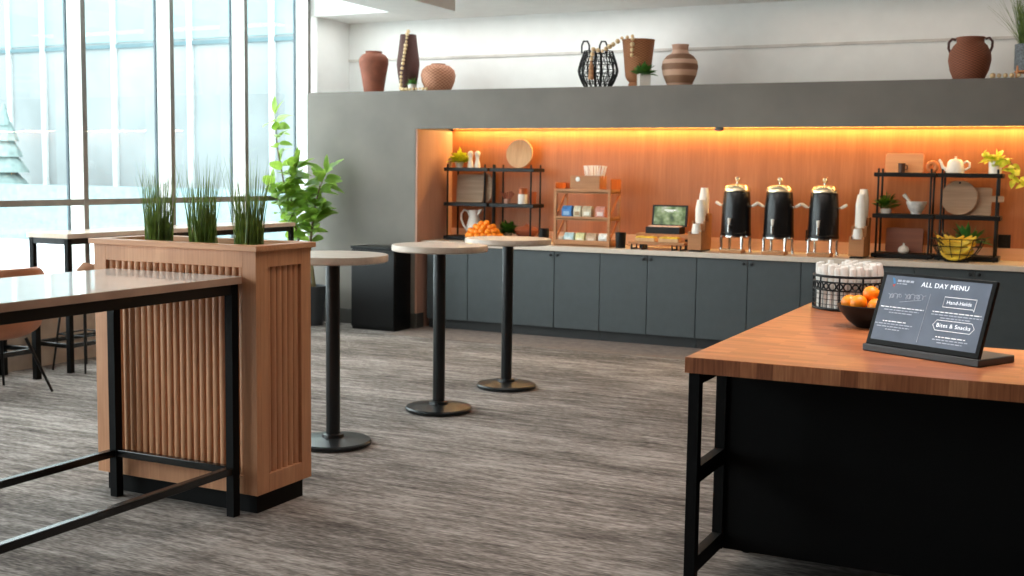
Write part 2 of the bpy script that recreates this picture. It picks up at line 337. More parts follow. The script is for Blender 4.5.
g = G(); g.box(XJ, XJ+.012, YF-.015, YC+.02, .0045, .15)
struct(g.build('baseboard_left', M['basegrey']), 'dark baseboard at the niche jamb', 'baseboard')
# windows: bays 1.02 m apart
MD = .165; nb = 12
ys = [10.175-1.02*k for k in range(nb+1)]
for k in range(nb):
    y1 = ys[k]; y0 = ys[k+1]
    w = G(); w.box(XW-MD, XW-.004, y1-.05, y1, .38 if k else 0, 3.8)
    wo = w.build('window_%d' % (k+1), M['mull'], smooth=False); struct(wo, 'tall window bay in the glazed wall', 'window')
    f = G(); f.box(XW-.004, XW, y1-.045, y1, .38, 3.8); f.box(XW-.05, XW, y0, y1-.05, 1.255, 1.305); f.build('shaded_face', M['mullface'], wo)  # thin skin and transom in the darker grey that paints the backlit shade
    q = G(); q.box(XW-MD-.012, XW-MD+.01, y1-.062, y1-.05, .38, 3.8); q.build('gasket', M['gasket'], wo)
    p = G(); p.box(XW-MD+.012, XW-MD+.016, y0, y1-.05, .38, 3.8); p.build('pane', M['glass'], wo, smooth=False)
# outside
g = G(); g.box(-60, XW-.18, -30, 45, -.3, -.12)
struct(g.build('ground_outside', M['ground'], smooth=False), 'pale paving outside the windows', 'ground')
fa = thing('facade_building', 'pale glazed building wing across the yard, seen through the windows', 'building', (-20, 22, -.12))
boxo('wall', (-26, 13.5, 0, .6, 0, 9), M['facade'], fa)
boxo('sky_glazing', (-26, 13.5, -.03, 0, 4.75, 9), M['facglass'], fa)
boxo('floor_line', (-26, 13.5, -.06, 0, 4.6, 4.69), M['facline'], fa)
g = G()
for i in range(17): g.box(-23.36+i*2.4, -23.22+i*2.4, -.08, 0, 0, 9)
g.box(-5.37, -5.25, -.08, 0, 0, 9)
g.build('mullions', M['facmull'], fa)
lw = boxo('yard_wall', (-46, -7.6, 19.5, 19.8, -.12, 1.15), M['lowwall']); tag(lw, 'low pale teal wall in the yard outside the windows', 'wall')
t = thing('tree_reflection', 'hazy teal conical stand-in for a tree reflection in the leftmost window bay', 'tree', (-23.9, 20.6, -.12))  # solid cone added outside in place of a tree reflected in the glass
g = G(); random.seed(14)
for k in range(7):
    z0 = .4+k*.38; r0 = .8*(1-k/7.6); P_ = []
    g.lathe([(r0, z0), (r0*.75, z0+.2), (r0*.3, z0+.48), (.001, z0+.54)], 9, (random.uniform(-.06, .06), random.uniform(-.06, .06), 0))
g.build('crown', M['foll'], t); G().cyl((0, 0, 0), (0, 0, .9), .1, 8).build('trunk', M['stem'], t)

# ------------------------------------------------------------------ counter run
ZCT = .88; YC = 10.19
xs = [-5.935+.9333*i for i in range(8)]
ordn = ['leftmost', 'second from the left', 'third from the left', 'fourth from the left', 'fifth from the left', 'sixth from the left', 'rightmost, mostly behind the menu screen']
def cabinet(x, w, label):
    t = thing('base_cabinet', label, 'cabinet', (x, YC, 0), 0, 'slate base cabinets under the counter')
    boxo('carcass', (.002, w-.002, .022, YNB-YC-.001, .1, .832), M['cabdark'], t)
    boxo('toe_kick', (.002, w-.002, .05, .07, 0, .1), M['cabdark'], t)
    for i in (0, 1):
        d = boxo('door', (i*w/2+.003, (i+1)*w/2-.003, 0, .021, .1, .829), M['cab'], t, .002)
        kx = w/2+(-.035 if i == 0 else .035)
        G().lathe([(.006, 0), (.006, .012), (.013, .014), (.014, .022), (.008, .026)], 14, (0,0,0), Matrix.Translation((kx, 0, .795)) @ Matrix.Rotation(PI/2, 4, 'X')).build('knob', M['knob'], d)
    return t
c0 = cabinet(xs[0], .9333, 'slate grey two-door base cabinet under the counter, '+ordn[0])
for i in range(1, 7): dup(c0, (xs[i], YC, 0), None, 'slate grey two-door base cabinet under the counter, '+ordn[i])
ct = boxo('countertop', (XJ+.001, XR, YC-.03, YNB-.016, .834, ZCT), M['counter'], None, .003); tag(ct, 'long pale stone countertop over the slate cabinets', 'countertop')
# LED strip
ls = thing('led_strip', 'glowing warm LED strip under the soffit along the niche back', 'light strip', (0, YNB-.03, ZSB+.03))
boxo('diffuser', (XJ+.03, XR-.01, -.012, .012, -.006, .006), M['led'], ls); boxo('channel', (XJ+.03, XR-.01, -.02, .02, .0065, .0295), M['mull'], ls)
# small sprinkler / sensor puck at soffit edge
t = thing('ceiling_sensor', 'small grey dome sensor under the soffit edge above the black urns', 'sensor', (-2.95, YF+.05, ZSB))
G().lathe([(.03, -.0005), (.045, -.012), (.035, -.028), (.001, -.032)], 20).build('dome', M['greyknit'], t)

# ------------------------------------------------------------------ black bin cabinet by the pier
t = thing('low_cabinet', 'glossy black low cabinet against the grey wall', 'cabinet', (-6.54, 9.74, 0))
boxo('body', (0, .5, .02, .315, .0, .8), M['blkgloss'], t, .004); boxo('top', (-.005, .505, -.003, .315, .801, .825), M['blkgloss'], t, .003); boxo('door', (.003, .497, 0, .019, .03, .79), M['blkgloss'], t, .003)

# ------------------------------------------------------------------ bistro tables
def bistro(loc, label):
    t = thing('bistro_table', label, 'table', loc, 0, 'tall round bistro tables')
    G().lathe([(.3, 1.051), (.309, 1.054), (.312, 1.058), (.312, 1.088), (.309, 1.093)], 64).build('tabletop', M['bistrotop'], t)
    G().lathe([(.04, 1.033), (.1, 1.038), (.1, 1.0505)], 32).build('mount_plate', M['bistroleg'], t)
    G().lathe([(.04, .03), (.04, 1.038)], 24).build('pole', M['bistroleg'], t)
    G().lathe([(.208, .004), (.217, .01), (.218, .024), (.21, .032), (.12, .042), (.064, .048), (.06, .064), (.042, .068)], 48).build('base', M['bistroleg'], t)
    f = G()
    for k in range(4): f.cyl((.17*math.cos(k*PI/2+.4), .17*math.sin(k*PI/2+.4), 0), (.17*math.cos(k*PI/2+.4), .17*math.sin(k*PI/2+.4), .01), .015, 10)
    f.build('glides', M['blk'], t); return t
b0 = bistro((-3.815, 5.5, 0), 'round bistro table nearest the slatted planter, partly behind it')
dup(b0, (-3.77, 6.64, 0), None, 'middle round bistro table of the row of three')
dup(b0, (-3.76, 7.62, 0), None, 'round bistro table nearest the counter and the oranges')

# ------------------------------------------------------------------ slatted planter
PW, PD, PH = .965, .41, 1.225
t = thing('planter_box', 'tall oak planter divider with rounded slat panels and black plinth', 'planter', (-4.265, 4.165, 0))
boxo('plinth', (.03, PW-.03, .035, PD-.03, 0, .092), M['blkmat'], t)
fr = G(); z0, z1 = .092, 1.2; st = .075
fr.box(0, st, 0, .03, z0, z1); fr.box(PW-st, PW, 0, .03, z0, z1); fr.box(st, PW-st, 0, .03, z0, z0+.085); fr.box(st, PW-st, 0, .03, z1-.075, z1)
fr.box(PW-.03, PW, .03, .085, z0, z1); fr.box(PW-.03, PW, PD-.075, PD, z0, z1); fr.box(PW-.03, PW, .085, PD-.075, z0, z0+.085); fr.box(PW-.03, PW, .085, PD-.075, z1-.075, z1)
fr.box(0, .03, .03, PD, z0, z1); fr.box(.03, PW-.03, PD-.03, PD, z0, z1); fr.box(.03, PW-.03, .03, PD-.03, z0, z0+.03)
fr.build('frame', M['oak'], t, .0015)
rim = G(); o_ = .018
for a in ((-o_, PW+o_, -o_, .05), (-o_, PW+o_, PD-.05, PD+o_), (-o_, .05, .05, PD-.05), (PW-.05, PW+o_, .05, PD-.05)): rim.box(*a, 1.2, PH)
rim.build('rim', M['oakx'], t, .002)
sl = G(); n = 21; w = (PW-2*st)/n
def halfslat(gm, cx, cy, r, nx, ny, z0, z1):
    pts = []
    for i in range(9):
        a = PI*i/8; u, v = math.cos(a)*r, math.sin(a)*r*.75
        pts.append((cx+u*(-ny)+v*nx, cy+u*nx+v*ny))
    gm.prism(pts, z0, z1, 'xy')
sl.box(st, PW-st, .024, .029, z0+.085, z1-.075)
for i in range(n): halfslat(sl, st+w*(i+.5), .024, w*.44, 0, -1, z0+.085, z1-.075)
sl.build('slat_panel', M['oak'], t)
sl = G(); n = 6; w = (PD-.16)/n; sl.box(PW-.029, PW-.024, .085, PD-.075, z0+.085, z1-.075)
for i in range(n): halfslat(sl, PW-.024, .085+w*(i+.5), w*.44, 1, 0, z0+.085, z1-.075)
sl.build('slat_panel', M['oak'], t)
boxo('liner', (.03, PW-.03, .03, PD-.03, 1.165, 1.18), M['white'], t)
def grassclump(x, y, label, seed):
    random.seed(seed); t = thing('grass_plant', label, 'plant', (x, y, 1.18), 0, 'grass plants in the oak planter')
    f = G()
    for i in range(170):
        a = random.uniform(0, 2*PI); r = .066*math.sqrt(random.random()); b = Vector((r*math.cos(a), r*math.sin(a), .03))
        f.blade(b, (math.cos(a)*r*.5+random.uniform(-.05, .05), math.sin(a)*r*.5+random.uniform(-.05, .05), 1), random.uniform(.1, .33), .0075, random.uniform(0, .25), 4)
    for i in range(80):
        a = random.uniform(0, 2*PI); r = .06*math.sqrt(random.random()); s_ = random.uniform(.02, .2)
        f.blade((r*math.cos(a), r*math.sin(a), .03), (math.cos(a)*s_, math.sin(a)*s_, 1), random.uniform(.28, .43), .0045, random.uniform(0, .3), 6)
    f.build('blades', M['grass'], t)
    G().lathe([(.06, 0), (.066, .02), (.06, .03), (.001, .03)], 20).build('pot', M['herbd'], t)
grassclump(-4.05, 4.375, 'green grass plant at the left end of the oak planter', 3)
grassclump(-3.78, 4.375, 'green grass plant in the middle of the oak planter', 5)
grassclump(-3.505, 4.375, 'green grass plant at the right end of the oak planter', 9)

# ------------------------------------------------------------------ bar tables with metal frame
def bartable(name, label, x0, x1, y0, y1, H, th, topm, edgem, leg=.042, rail=.2, inset=.012):
    t = thing(name, label, 'table', (x0, y0, 0)); W, D = x1-x0, y1-y0
    tp = boxo('tabletop', (0, W, 0, D, H-th, H), edgem, t, .002); boxo('top_surface', (.001, W-.001, .001, D-.001, H, H+.0012), topm, tp)
    zb = H-th-.001
    for x in (inset, W-inset-leg):
        for y in (inset, D-inset-leg): boxo('leg', (x, x+leg, y, y+leg, 0, zb), M['blkmat'], t, .002)
    fr = G()
    for x in (inset, W-inset-leg): fr.box(x+.004, x+leg-.004, inset+leg, D-inset-leg, zb-.045, zb)
    for y in (inset, D-inset-leg): fr.box(inset+leg, W-inset-leg, y+.004, y+leg-.004, zb-.045, zb)
    fr.build('apron_frame', M['blk'], t)
    fr = G(); r = leg*.8
    for x in (inset, W-inset-leg): fr.box(x+.003, x+.003+r, inset+leg, D-inset-leg, rail, rail+r)
    for y in (inset, D-inset-leg): fr.box(inset+leg, W-inset-leg, y+.003, y+.003+r, rail, rail+r)
    fr.build('foot_rail', M['blkrail'], t, .003); return t
bartable('bar_table', 'glossy white bar table with black frame in front of the planter', -4.135, -3.367, 1.75, 4.152, 1.087, .032, M['glossytop'], M['topedge'], .043, .195)
bartable('window_table', 'long bar table with black legs along the windows', -7.3, -6.87, 6.45, 9.28, 1.06, .035, M['tabletop'], M['tabletop'], .04, .19)
bartable('cafe_table', 'low black-legged table behind the glossy table, beside the tan chair', -7.29, -6.87, 4.7, 6.2, .74, .03, M['tabletop'], M['tabletop'], .045, .2)
# tan shell chair
t = thing('shell_chair', 'tan shell chair with thin black legs behind the glossy bar table', 'chair', (-6.69, 5.63, 0), PI/2)
sh = G(); rows = []
# local: faces +y (world -x after rz=90); back at -y
prof = [(.22, .42, .2), (.1, .39, .25), (-.05, .375, .27), (-.16, .385, .275), (-.23, .44, .28), (-.265, .58, .29), (-.285, .72, .29), (-.295, .83, .27), (-.297, .885, .2)]
for y, z, hw in prof:
    rows.append([sh.bm.verts.new((u*hw, y+abs(u)**2*.09*(1 if z > .41 else .3), z+abs(u)**2.2*.05*(1 if z < .5 else .0))) for u in [-1+.25*i for i in range(9)]])
for a, b in zip(rows, rows[1:]):
    for k in range(8): sh.bm.faces.new((a[k], a[k+1], b[k+1], b[k]))
so = sh.build('shell', M['leather'], t, ang=80); md = so.modifiers.new('thick', 'SOLIDIFY'); md.thickness = .018; md = so.modifiers.new('sub', 'SUBSURF'); md.levels = 1; md.render_levels = 1
for sx in (-1, 1):
    for sy in (-1, 1): G().cyl((.12*sx, .12*sy-.03, .385), (.24*sx, .24*sy-.02, 0), .012, 10, .009).build('leg', M['blk'], t)
# bar stool / chair with pale seat under the window table
t = thing('low_back_stool', 'pale wood stool with thin black legs under the window table', 'stool', (-6.95, 6.68, 0), PI*.5)
sh = G(); rows = []
for y, z, hw in [(.17, .71, .16), (.06, .695, .18), (-.06, .695, .185), (-.13, .715, .185), (-.165, .775, .17), (-.175, .825, .12)]:
    rows.append([sh.bm.verts.new((u*hw, y+abs(u)**2*.05, z+abs(u)**2*.02)) for u in [-1+.25*i for i in range(9)]])
for a, b in zip(rows, rows[1:]):
    for k in range(8): sh.bm.faces.new((a[k], a[k+1], b[k+1], b[k]))
so = sh.build('seat', M['stoolwood'], t, ang=80); md = so.modifiers.new('thick', 'SOLIDIFY'); md.thickness = .015
for sx in (-1, 1):
    for sy in (-1, 1): G().cyl((.1*sx, .1*sy, .69), (.17*sx, .17*sy, 0), .01, 10, .008).build('leg', M['blk'], t)
g = G(); q = .143
g.tube([(q, q, .28), (-q, q, .28), (-q, -q, .28), (q, -q, .28)], .006, 8, True); g.build('foot_ring', M['blk'], t)

# ------------------------------------------------------------------ fig tree
random.seed(21)
t = thing('fig_tree', 'tall leafy green fig tree in the window corner behind the planter', 'plant', (-7.04, 9.78, 0))
G().lathe([(.11, 0), (.15, .36), (.155, .4), (.14, .4), (.135, .34), (.001, .34)], 28).build('pot', M['basegr'], t)
rt = Vector((.81, .59, 0)).normalized(); fwd = Vector((-.59, .81, 0))
fol = G(); ga = 0; stems_ = []
stems = [((-.03, 0), [(-.14, .9), (-.26, 1.35), (-.34, 1.8), (-.36, 2.12)], .45, 22), ((.0, -.02), [(-.12, .8), (-.2, 1.2), (-.2, 1.45), (-.14, 1.62)], .36, 42), ((.03, .02), [(-.02, .8), (.02, 1.15), (.08, 1.4), (.15, 1.55)], .38, 38), ((0, .03), [(-.14, .7), (-.24, 1.0), (-.34, 1.25), (-.38, 1.4)], .36, 36), ((.02, 0), [(-.02, .7), (.0, .95), (.04, 1.1), (.08, 1.2)], .36, 26)]
for (b0_, pts, t0, nl) in stems:
    P = [Vector((b0_[0], b0_[1], .33))]+[rt*u*1.0+fwd*random.uniform(-.06, .03)+Vector((0, 0, z)) for u, z in pts]
    sg = G(); sg.tube(P, [.012, .011, .009, .007, .004], 8); sg.build('stem', M['stem'], t)
    for i in range(nl):
        k = t0+(1-t0)*(i+.5)/nl; x = k*(len(P)-1); j = min(int(x), len(P)-2); p = P[j].lerp(P[j+1], x-j)
        ga += 2.4; el = random.uniform(-.1, .75)
        d = (rt*math.cos(ga)+fwd*math.sin(ga)*.75)*math.cos(el)+Vector((0, 0, math.sin(el)))
        if (p+d*.22).y+9.78 > 10.0: d.y *= -.4
        if (p+d*.22).x-7.04 < -7.27: d.x = abs(d.x)*.5
        fol.leaf(p+d*.02, d, (random.uniform(-.5, .3), random.uniform(-.9, -.2), .8), random.uniform(.14, .23), random.uniform(.085, .125), random.uniform(0, .35), .22, 6)
    fol.leaf(P[-1], (.1, -.1, 1), (0, -1, .2), .18, .07, 0, .3, 6)
fol.build('foliage', M['green1'], t, ang=180)

# ------------------------------------------------------------------ island
ZI = .91; IX = -1.278; IY = 4.045
t = thing('island_counter', 'butcher block island counter on a black metal frame at the right', 'counter', (IX, IY, 0))
tp = G(); tp.box(0, 2.6, 0, .85, .853, ZI-.0008); tp.box(0, .8, .85, 2.15, .853, ZI-.0008)
tpo = tp.build('worktop', M['butcheredge'], t)
q = G(); q.box(.0015, 2.5985, .0015, .8485, ZI-.0008, ZI); q.box(.0015, .7985, .8485, 2.1485, ZI-.0008, ZI); q.build('top_surface', M['butcher'], tpo, smooth=False)
for x in (.012, 2.55):
    boxo('leg', (x, x+.042, .012, .054, 0, .852), M['blkmat'], t, .002)
    for z, h in ((.81, .042), (.442, .06), (.105, .06)): boxo('side_rail', (x+.002, x+.04, .0545, .3695, z, z+h), M['blkmat'], t)
    boxo('post', (x, x+.042, .37, .412, .1, .852), M['blkmat'], t, .002)
boxo('panel', (.056, 2.55, .385, .405, .1, .852), M['blkmat'], t)
g = G(); g.box(.056, .74, .413, 2.08, .1, .852); g.box(.74, 2.54, .413, .83, .1, .852); g.build('cabinet_body', M['blkmat'], t)
boxo('plinth', (.3, .6, 1.1, 1.9, 0, .1), M['blkmat'], t)
for x, y in ((.07, .69), (2.45, .69), (1.3, .69), (.09, 2.0), (.68, 2.0)): G().cyl((x, y, 0), (x, y, .1), .018, 10).build('foot', M['blkmat'], t)

# ------------------------------------------------------------------ menu display
a = math.atan2(-.225, .431)
t = thing('menu_display', 'tilted menu screen reading ALL DAY MENU on the island', 'screen', (-.745, 4.563, ZI), a)
boxo('base', (0, .486, 0, .228, 0, .027), M['basegr'], t, .004)
th = math.radians(20); SW, SH = .47, .285
Ms = Matrix.Translation((.01, .006, .0285)) @ Matrix.Rotation(PI/2-th, 4, 'X')   # local (u right, v up the screen, w toward the viewer)
b = G(); b.box(0, SW, 0, SH, -.018, 0, Ms); bz = b.build('bezel', M['bezel'], t, .003)
b = G(); b.box(.017, SW-.017, .02, SH-.012, 0, .0012, Ms); sc = b.build('screen', M['screenglass'], t)
def text(body, u, v, size, mat, bold=0, align='CENTER', shear=0, w=.0016):
    cu = bpy.data.curves.new('lettering', 'FONT'); cu.body = body; cu.size = size; cu.space_character = 1.08; cu.align_x = align; cu.align_y = 'CENTER'; cu.shear = shear; cu.resolution_u = 4
    tmp = bpy.data.objects.new('lettering_curve', cu); C.objects.link(tmp); dg = bpy.context.evaluated_depsgraph_get(); dg.update()
    me = bpy.data.meshes.new_from_object(tmp.evaluated_get(dg)); bpy.data.objects.remove(tmp); bpy.data.curves.remove(cu)
    if bold:
        bm = bmesh.new()
        for q in (-1, -.33, .33, 1):
            n0 = len(bm.verts); bm.from_mesh(me); bm.verts.ensure_lookup_table()
            for v_ in bm.verts[n0:]: v_.co += Vector((q*bold, q*bold*.3, 0))
        bm.to_mesh(me); bm.free()
    me.materials.clear(); me.materials.append(mat); me.transform(Ms @ Matrix.Translation((u, v, w)))
    o = bpy.data.objects.new('lettering', me); C.objects.link(o); o.parent = sc; return o
text('ALL DAY MENU', .272, .247, .0262, M['txt'], .0005)
text('Hand-Helds', .345, .19, .0195, M['txt'], .00012)
text('Bites & Snacks', .345, .103, .0215, M['txt'], .00012)
random.seed(5)
def script(u, v, w, h, n):
    g = G(); P = []
    for k in range(n*6+1):
        a_ = k/6*2*PI; x_ = k/(n*6); P.append(Ms @ Vector((u+w*x_+h*.35*math.sin(a_)+.3*h*math.sin(a_*.31), v+x_*.004+h*(.5+.45*abs(math.sin(a_*.5*.37+1)))*.6*math.cos(a_), .0015)))
    g.tube(P, .0009, 5); g.build('handwriting', M['txtdim'], sc)
def stroke(pts, r, closed=False, mat=None, name='outline'):
    g = G(); P = [Ms @ Vector((u, v, .0016)) for u, v in pts]; g.tube(P, r, 5, closed); return g.build(name, mat or M['txt'], sc)
stroke([(.283, .172), (.405, .172), (.409, .165), (.411, .21), (.283, .21)], .0012, True)
stroke([(.262, .103), (.275, .084), (.415, .084), (.428, .103), (.415, .122), (.275, .122)], .0012, True)
stroke([(.215, .03), (.222, .215)], .0009, False, M['txtdim'], 'divider')
script(.045, .192, .055, .018, 5); script(.115, .195, .085, .02, 7); stroke([(.1, .172), (.15, .181), (.19, .187)], .0009, False, M['txtdim'], 'handwriting')
def lines(u, v, ws, h=.0035, gap=.0105, bold0=True):
    for i, wd in enumerate(ws):
        g = G(); x = u-wd/2; rnd = random.Random(int(u*1000+v*7000+i)); e = u+wd/2
        while x < e:
            k = rnd.uniform(.006, .022); g.box(x, min(e, x+k), v-gap*i-h/2, v-gap*i+h/2, .0012, .0016, Ms); x += k+.004
        g.build('text_line', M['txt'] if (i == 0 and bold0) else M['txtdim'], sc)
lines(.118, .15, [.185, .15, .1]); lines(.1, .095, [.1, .16, .14, .06]); lines(.345, .152, [.195, .2, .12]); lines(.345, .06, [.12, .14, .1])
lines(.105, .254, [.07], .008, .01, False); lines(.092, .243, [.045], .0035, .01, False)
g = G(); g.prism([(.045, .265), (.056, .262), (.064, .243), (.056, .24)], .0012, .0016, 'xy', Ms); g.build('emblem', M['lblue'], sc)
g = G(); g.prism([(.052, .236), (.064, .24), (.06, .228)], .0012, .0016, 'xy', Ms); g.build('emblem', M['lred'], sc)

# ------------------------------------------------------------------ napkin basket
t = thing('wire_basket', 'round black wire basket full of white napkin rolls on the island', 'basket', (-1.05, 6.0, ZI))
def ring(z, r, n=40): return [(r*math.cos(2*PI*i/n), r*math.sin(2*PI*i/n), z) for i in range(n)]
BR = .178
g = G(); g.tube(ring(.168, BR), .0065, 8, True); g.build('rim', M['blk'], t)
g = G(); g.tube(ring(.007, BR), .0065, 8, True); g.lathe([(.001, .002), (BR, .002), (BR, .005), (.001, .005)], 32); g.build('base', M['blk'], t)
g = G()
for i in range(10): g.cyl((BR*math.cos(2*PI*i/10+.2), BR*math.sin(2*PI*i/10+.2), .007), (BR*math.cos(2*PI*i/10+.2), BR*math.sin(2*PI*i/10+.2), .168), .0045, 8)
for i in range(40): g.cyl((BR*math.cos(2*PI*i/40), BR*math.sin(2*PI*i/40), .007), (BR*math.cos(2*PI*i/40), BR*math.sin(2*PI*i/40), .1), .0014, 5)
for z in (.03, .055, .08): g.tube(ring(z, BR), .0014, 5, True)
g.build('wires', M['blk'], t)
g = G(); g.tube(ring(.1, BR), .004, 6, True); g.tube(ring(.14, BR), .004, 6, True)
for i in range(30):
    ca = 2*PI*i/30; c_ = Vector((BR*math.cos(ca), BR*math.sin(ca), .12)); tx = Vector((-math.sin(ca), math.cos(ca), 0)); rr_ = .019 if i % 2 else .014
    g.tube([c_+tx*rr_*math.cos(2*PI*k/10)+Vector((0, 0, rr_*math.sin(2*PI*k/10))) for k in range(10)], .0042, 6, True)
g.build('scroll_band', M['blk'], t)
random.seed(4)
def napkin():
    g = G(); g.lathe([(.011, 0), (.0145, .004), (.015, .12), (.0165, .2), (.0155, .212), (.012, .216), (.01, .208), (.007, .206), (.005, .212), (.001, .213)], 10)
    return g.build('napkin_roll', M['napkin'])
nr = None; spots = [(0, 0)]
for r_, n_ in ((.037, 6), (.074, 12), (.111, 19), (.147, 26)):
    spots += [(r_*math.cos(2*PI*i/n_+r_*9), r_*math.sin(2*PI*i/n_+r_*9)) for i in range(n_)]
for i, (x, y) in enumerate(spots):
    o = napkin() if nr is None else nr.copy()
    if nr is None: nr = o; tag(o, 'white rolled napkin standing upright in the black wire basket', 'napkin', 'napkin rolls in the wire basket')
    else: C.objects.link(o)
    o.location = (-1.05+x, 6.0+y, ZI+.006); o.rotation_euler = (-y*.25+random.uniform(-.03, .03), x*.25+random.uniform(-.03, .03), random.uniform(0, 6)); s_ = random.uniform(.94, 1.06); o.scale = (1, 1, s_)
# fruit bowl on island
def orange_mesh(): 
    g = G(); g.sphere((0, 0, 0), .037, (1, 1, .95), 20, 14); return g.build('orange', M['orange'])
def put_oranges(pts, label, group, sc_=1, proto=[None]):
    for i, p in enumerate(pts):
        if proto[0] is None: o = orange_mesh(); proto[0] = o
        else: o = proto[0].copy(); C.objects.link(o)
        tag(o, label if isinstance(label, str) else label[i], 'orange', group); o.location = p; o.scale = (sc_, sc_, sc_); o.rotation_euler = (random.uniform(-1, 1), random.uniform(-1, 1), random.uniform(0, 6))
bx, by = -.845, 5.28
t = thing('fruit_bowl', 'black bowl of oranges on the island behind the menu screen', 'bowl', (bx, by, ZI))
G().lathe([(.045, 0), (.05, .004), (.085, .03), (.118, .07), (.13, .098), (.126, .1), (.112, .07), (.08, .036), (.001, .03)], 40).build('bowl', M['blk'], t)
put_oranges([(bx-.075, by-.02, ZI+.105), (bx-.03, by-.06, ZI+.11), (bx+.015, by-.015, ZI+.148), (bx+.045, by-.068, ZI+.1), (bx+.075, by+.01, ZI+.13)], ['orange at the left edge of the black bowl', 'orange at the front of the black bowl, left of the topmost', 'topmost orange in the black bowl', 'orange at the front of the black bowl, below the topmost', 'orange at the right of the black bowl, beside the screen'], 'oranges in the black island bowl')

# ------------------------------------------------------------------ racks on the counter
def rack(x0, x1, y0, y1, zb, zt, zm, label):
    t = thing('shelf_rack', label, 'shelf', (x0, y0, zb), 0, 'black three-tier racks on the counter'); W, D = x1-x0, y1-y0
    for x in (0, W):
        for y in (0, D): G().cyl((x, y, 0), (x, y, zt-zb+.035), .009, 10).build('post', M['blk'], t)
    for z in (.012, zm-zb-.03, zt-zb-.03): boxo('shelf', (-.036, W+.036, -.02, D+.02, z-.006, z+.03), M['blk'], t, .003)
    return t
RY = 10.48; ZT = 1.612; ZM = 1.26; ZB = .88+.04
rack(-5.865, -5.44, RY, RY+.22, ZCT, ZT, ZM, 'black rack at the left end of the niche, holding the pitcher and pepper mills')
rack(-5.345, -4.93, RY, RY+.22, ZCT, ZT, ZM, 'black rack second from the left, with the round board on top')
rack(-1.635, -1.205, RY, RY+.22, ZCT, ZT, ZM, 'black rack right of the urns, holding the mortar')
rack(-1.118, -.685, RY, RY+.22, ZCT, ZT, ZM, 'black rack at the right end, with the teapot and trailing plant')
def herb(name, label, loc, potprof, potm, fm, n, R, L, W, up=.4, z0=None, group=None, potname='pot', sq=None):
    t = thing(name, label, 'plant', loc, 0, group); h = potprof[-1][1] if potprof else sq[1]
    if potprof: G().lathe(potprof+[(potprof[-1][0]*.86, h), (potprof[-1][0]*.8, h*.85), (.001, h*.84)], 24).build(potname, potm, t)
    else:
        o = boxo(potname, (-sq[0]/2, sq[0]/2, -sq[0]/2, sq[0]/2, 0, h), potm, t, .006); o.rotation_euler = (0, 0, sq[2])
    f = G()
    for i in range(n):
        aa = i*2.4; el = math.asin(min(1, up+random.uniform(-.35, .6))); rr = R*random.uniform(.1, .75)
        d = Vector((math.cos(aa)*math.cos(el), math.sin(aa)*math.cos(el), math.sin(el)))
        f.leaf(Vector((0, 0, h*.85))+d*rr*Vector((1, 1, 1)).length/1.73, d, (0, 0, 1) if abs(d.z) < .9 else (1, 0, 0), L*random.uniform(.75, 1.2), W*random.uniform(.8, 1.2), random.uniform(0, .35), .3, 4)
    f.build('foliage', fm, t, ang=180); return t
# rack A
herb('potted_herb', 'bright yellow-green herb in a pale pot on the left rack top', (-5.78, 10.57, ZT), [(.035, 0), (.047, .06)], M['cream'], M['herb'], 110, .11, .075, .055, .45)
t = thing('candle_jar', 'small tan jar beside the herb pot at the left end', 'jar', (-5.862, 10.52, ZT)); G().lathe([(.016, 0), (.018, .01), (.018, .075), (.014, .08)], 16).build('body', M['boardpale'], t); G().lathe([(.015, .0805), (.015, .092), (.001, .096)], 16).build('lid', M['boardpale'], t)
def mill(x, label):
    t = thing('pepper_mill', label, 'pepper mill', (x, 10.57, ZT)); G().lathe([(.03, 0), (.031, .02), (.027, .05), (.019, .085), (.021, .105), (.026, .12)], 20).build('body', M['white_c'], t)
    G().lathe([(.024, .1205), (.03, .135), (.03, .15), (.02, .164), (.008, .17), (.001, .172)], 20).build('head', M['white_c'], t)
mill(-5.652, 'white pepper mill on the left rack, nearer the herb'); mill(-5.572, 'white pepper mill on the left rack, the right one of the pair')
def board_round(name, label, x, y, z, r, mat, th_=.02, lean=.12, hole=False, rz=0):
    t = thing(name, label, 'board', (x, y, z), rz); g = G(); mt = Matrix.Rotation(-lean, 4, 'X') @ Matrix.Translation((0, 0, r)) @ Matrix.Rotation(PI/2, 4, 'X')
    g.lathe([(r*.985, 0), (r, .004), (r, th_-.004), (r*.985, th_)], 56, (0, 0, 0), mt); g.build('board', mat, t)
    if hole:
        g = G(); g.lathe([(.009, th_), (.009, th_+.001), (.001, th_+.001)], 14, (0, r*.86, 0), mt); g.build('hole', M['knob'], t)
    return t
def board_rect(name, label, x, y, z, w, h, mat, th_=.02, lean=.1, handle=None, r=.02, rz=0):
    t = thing(name, label, 'board', (x, y, z), rz); mt = Matrix.Rotation(-lean, 4, 'X'); g = G()
    g.prism(roundrect(0, w, 0, h, r), -th_, 0, 'xz', mt); g.build('board', mat, t, .002)
    if handle:
        x0, x1, z0, z1 = handle; g = G(); g.prism(roundrect(x0, x1, z0, z1, .012), -th_, 0, 'xz', mt); g.build('handle', mat, t, .002)
    return t
board_round('round_board', 'round pale wooden board standing on the second rack top', -5.155, 10.675, ZT, .146, M['boardpale'])
board_rect('cutting_board', 'large pale weathered cutting board on the left rack, middle shelf', -5.84, 10.63, ZM, .31, .285, M['boardgrey'])
board_rect('paddle_board', 'rounded wooden paddle board behind the weathered board', -5.62, 10.69, ZM, .155, .3, M['boardtan'], .016, .06, None, .075)
t = thing('utensil_cup', 'small tan cup of splayed brown wooden sticks on the second rack', 'cup', (-5.237, 10.58, ZM))
G().lathe([(.03, 0), (.036, .045), (.03, .045), (.026, .006), (.001, .006)], 20).build('cup', M['jamb'], t)
g = G()
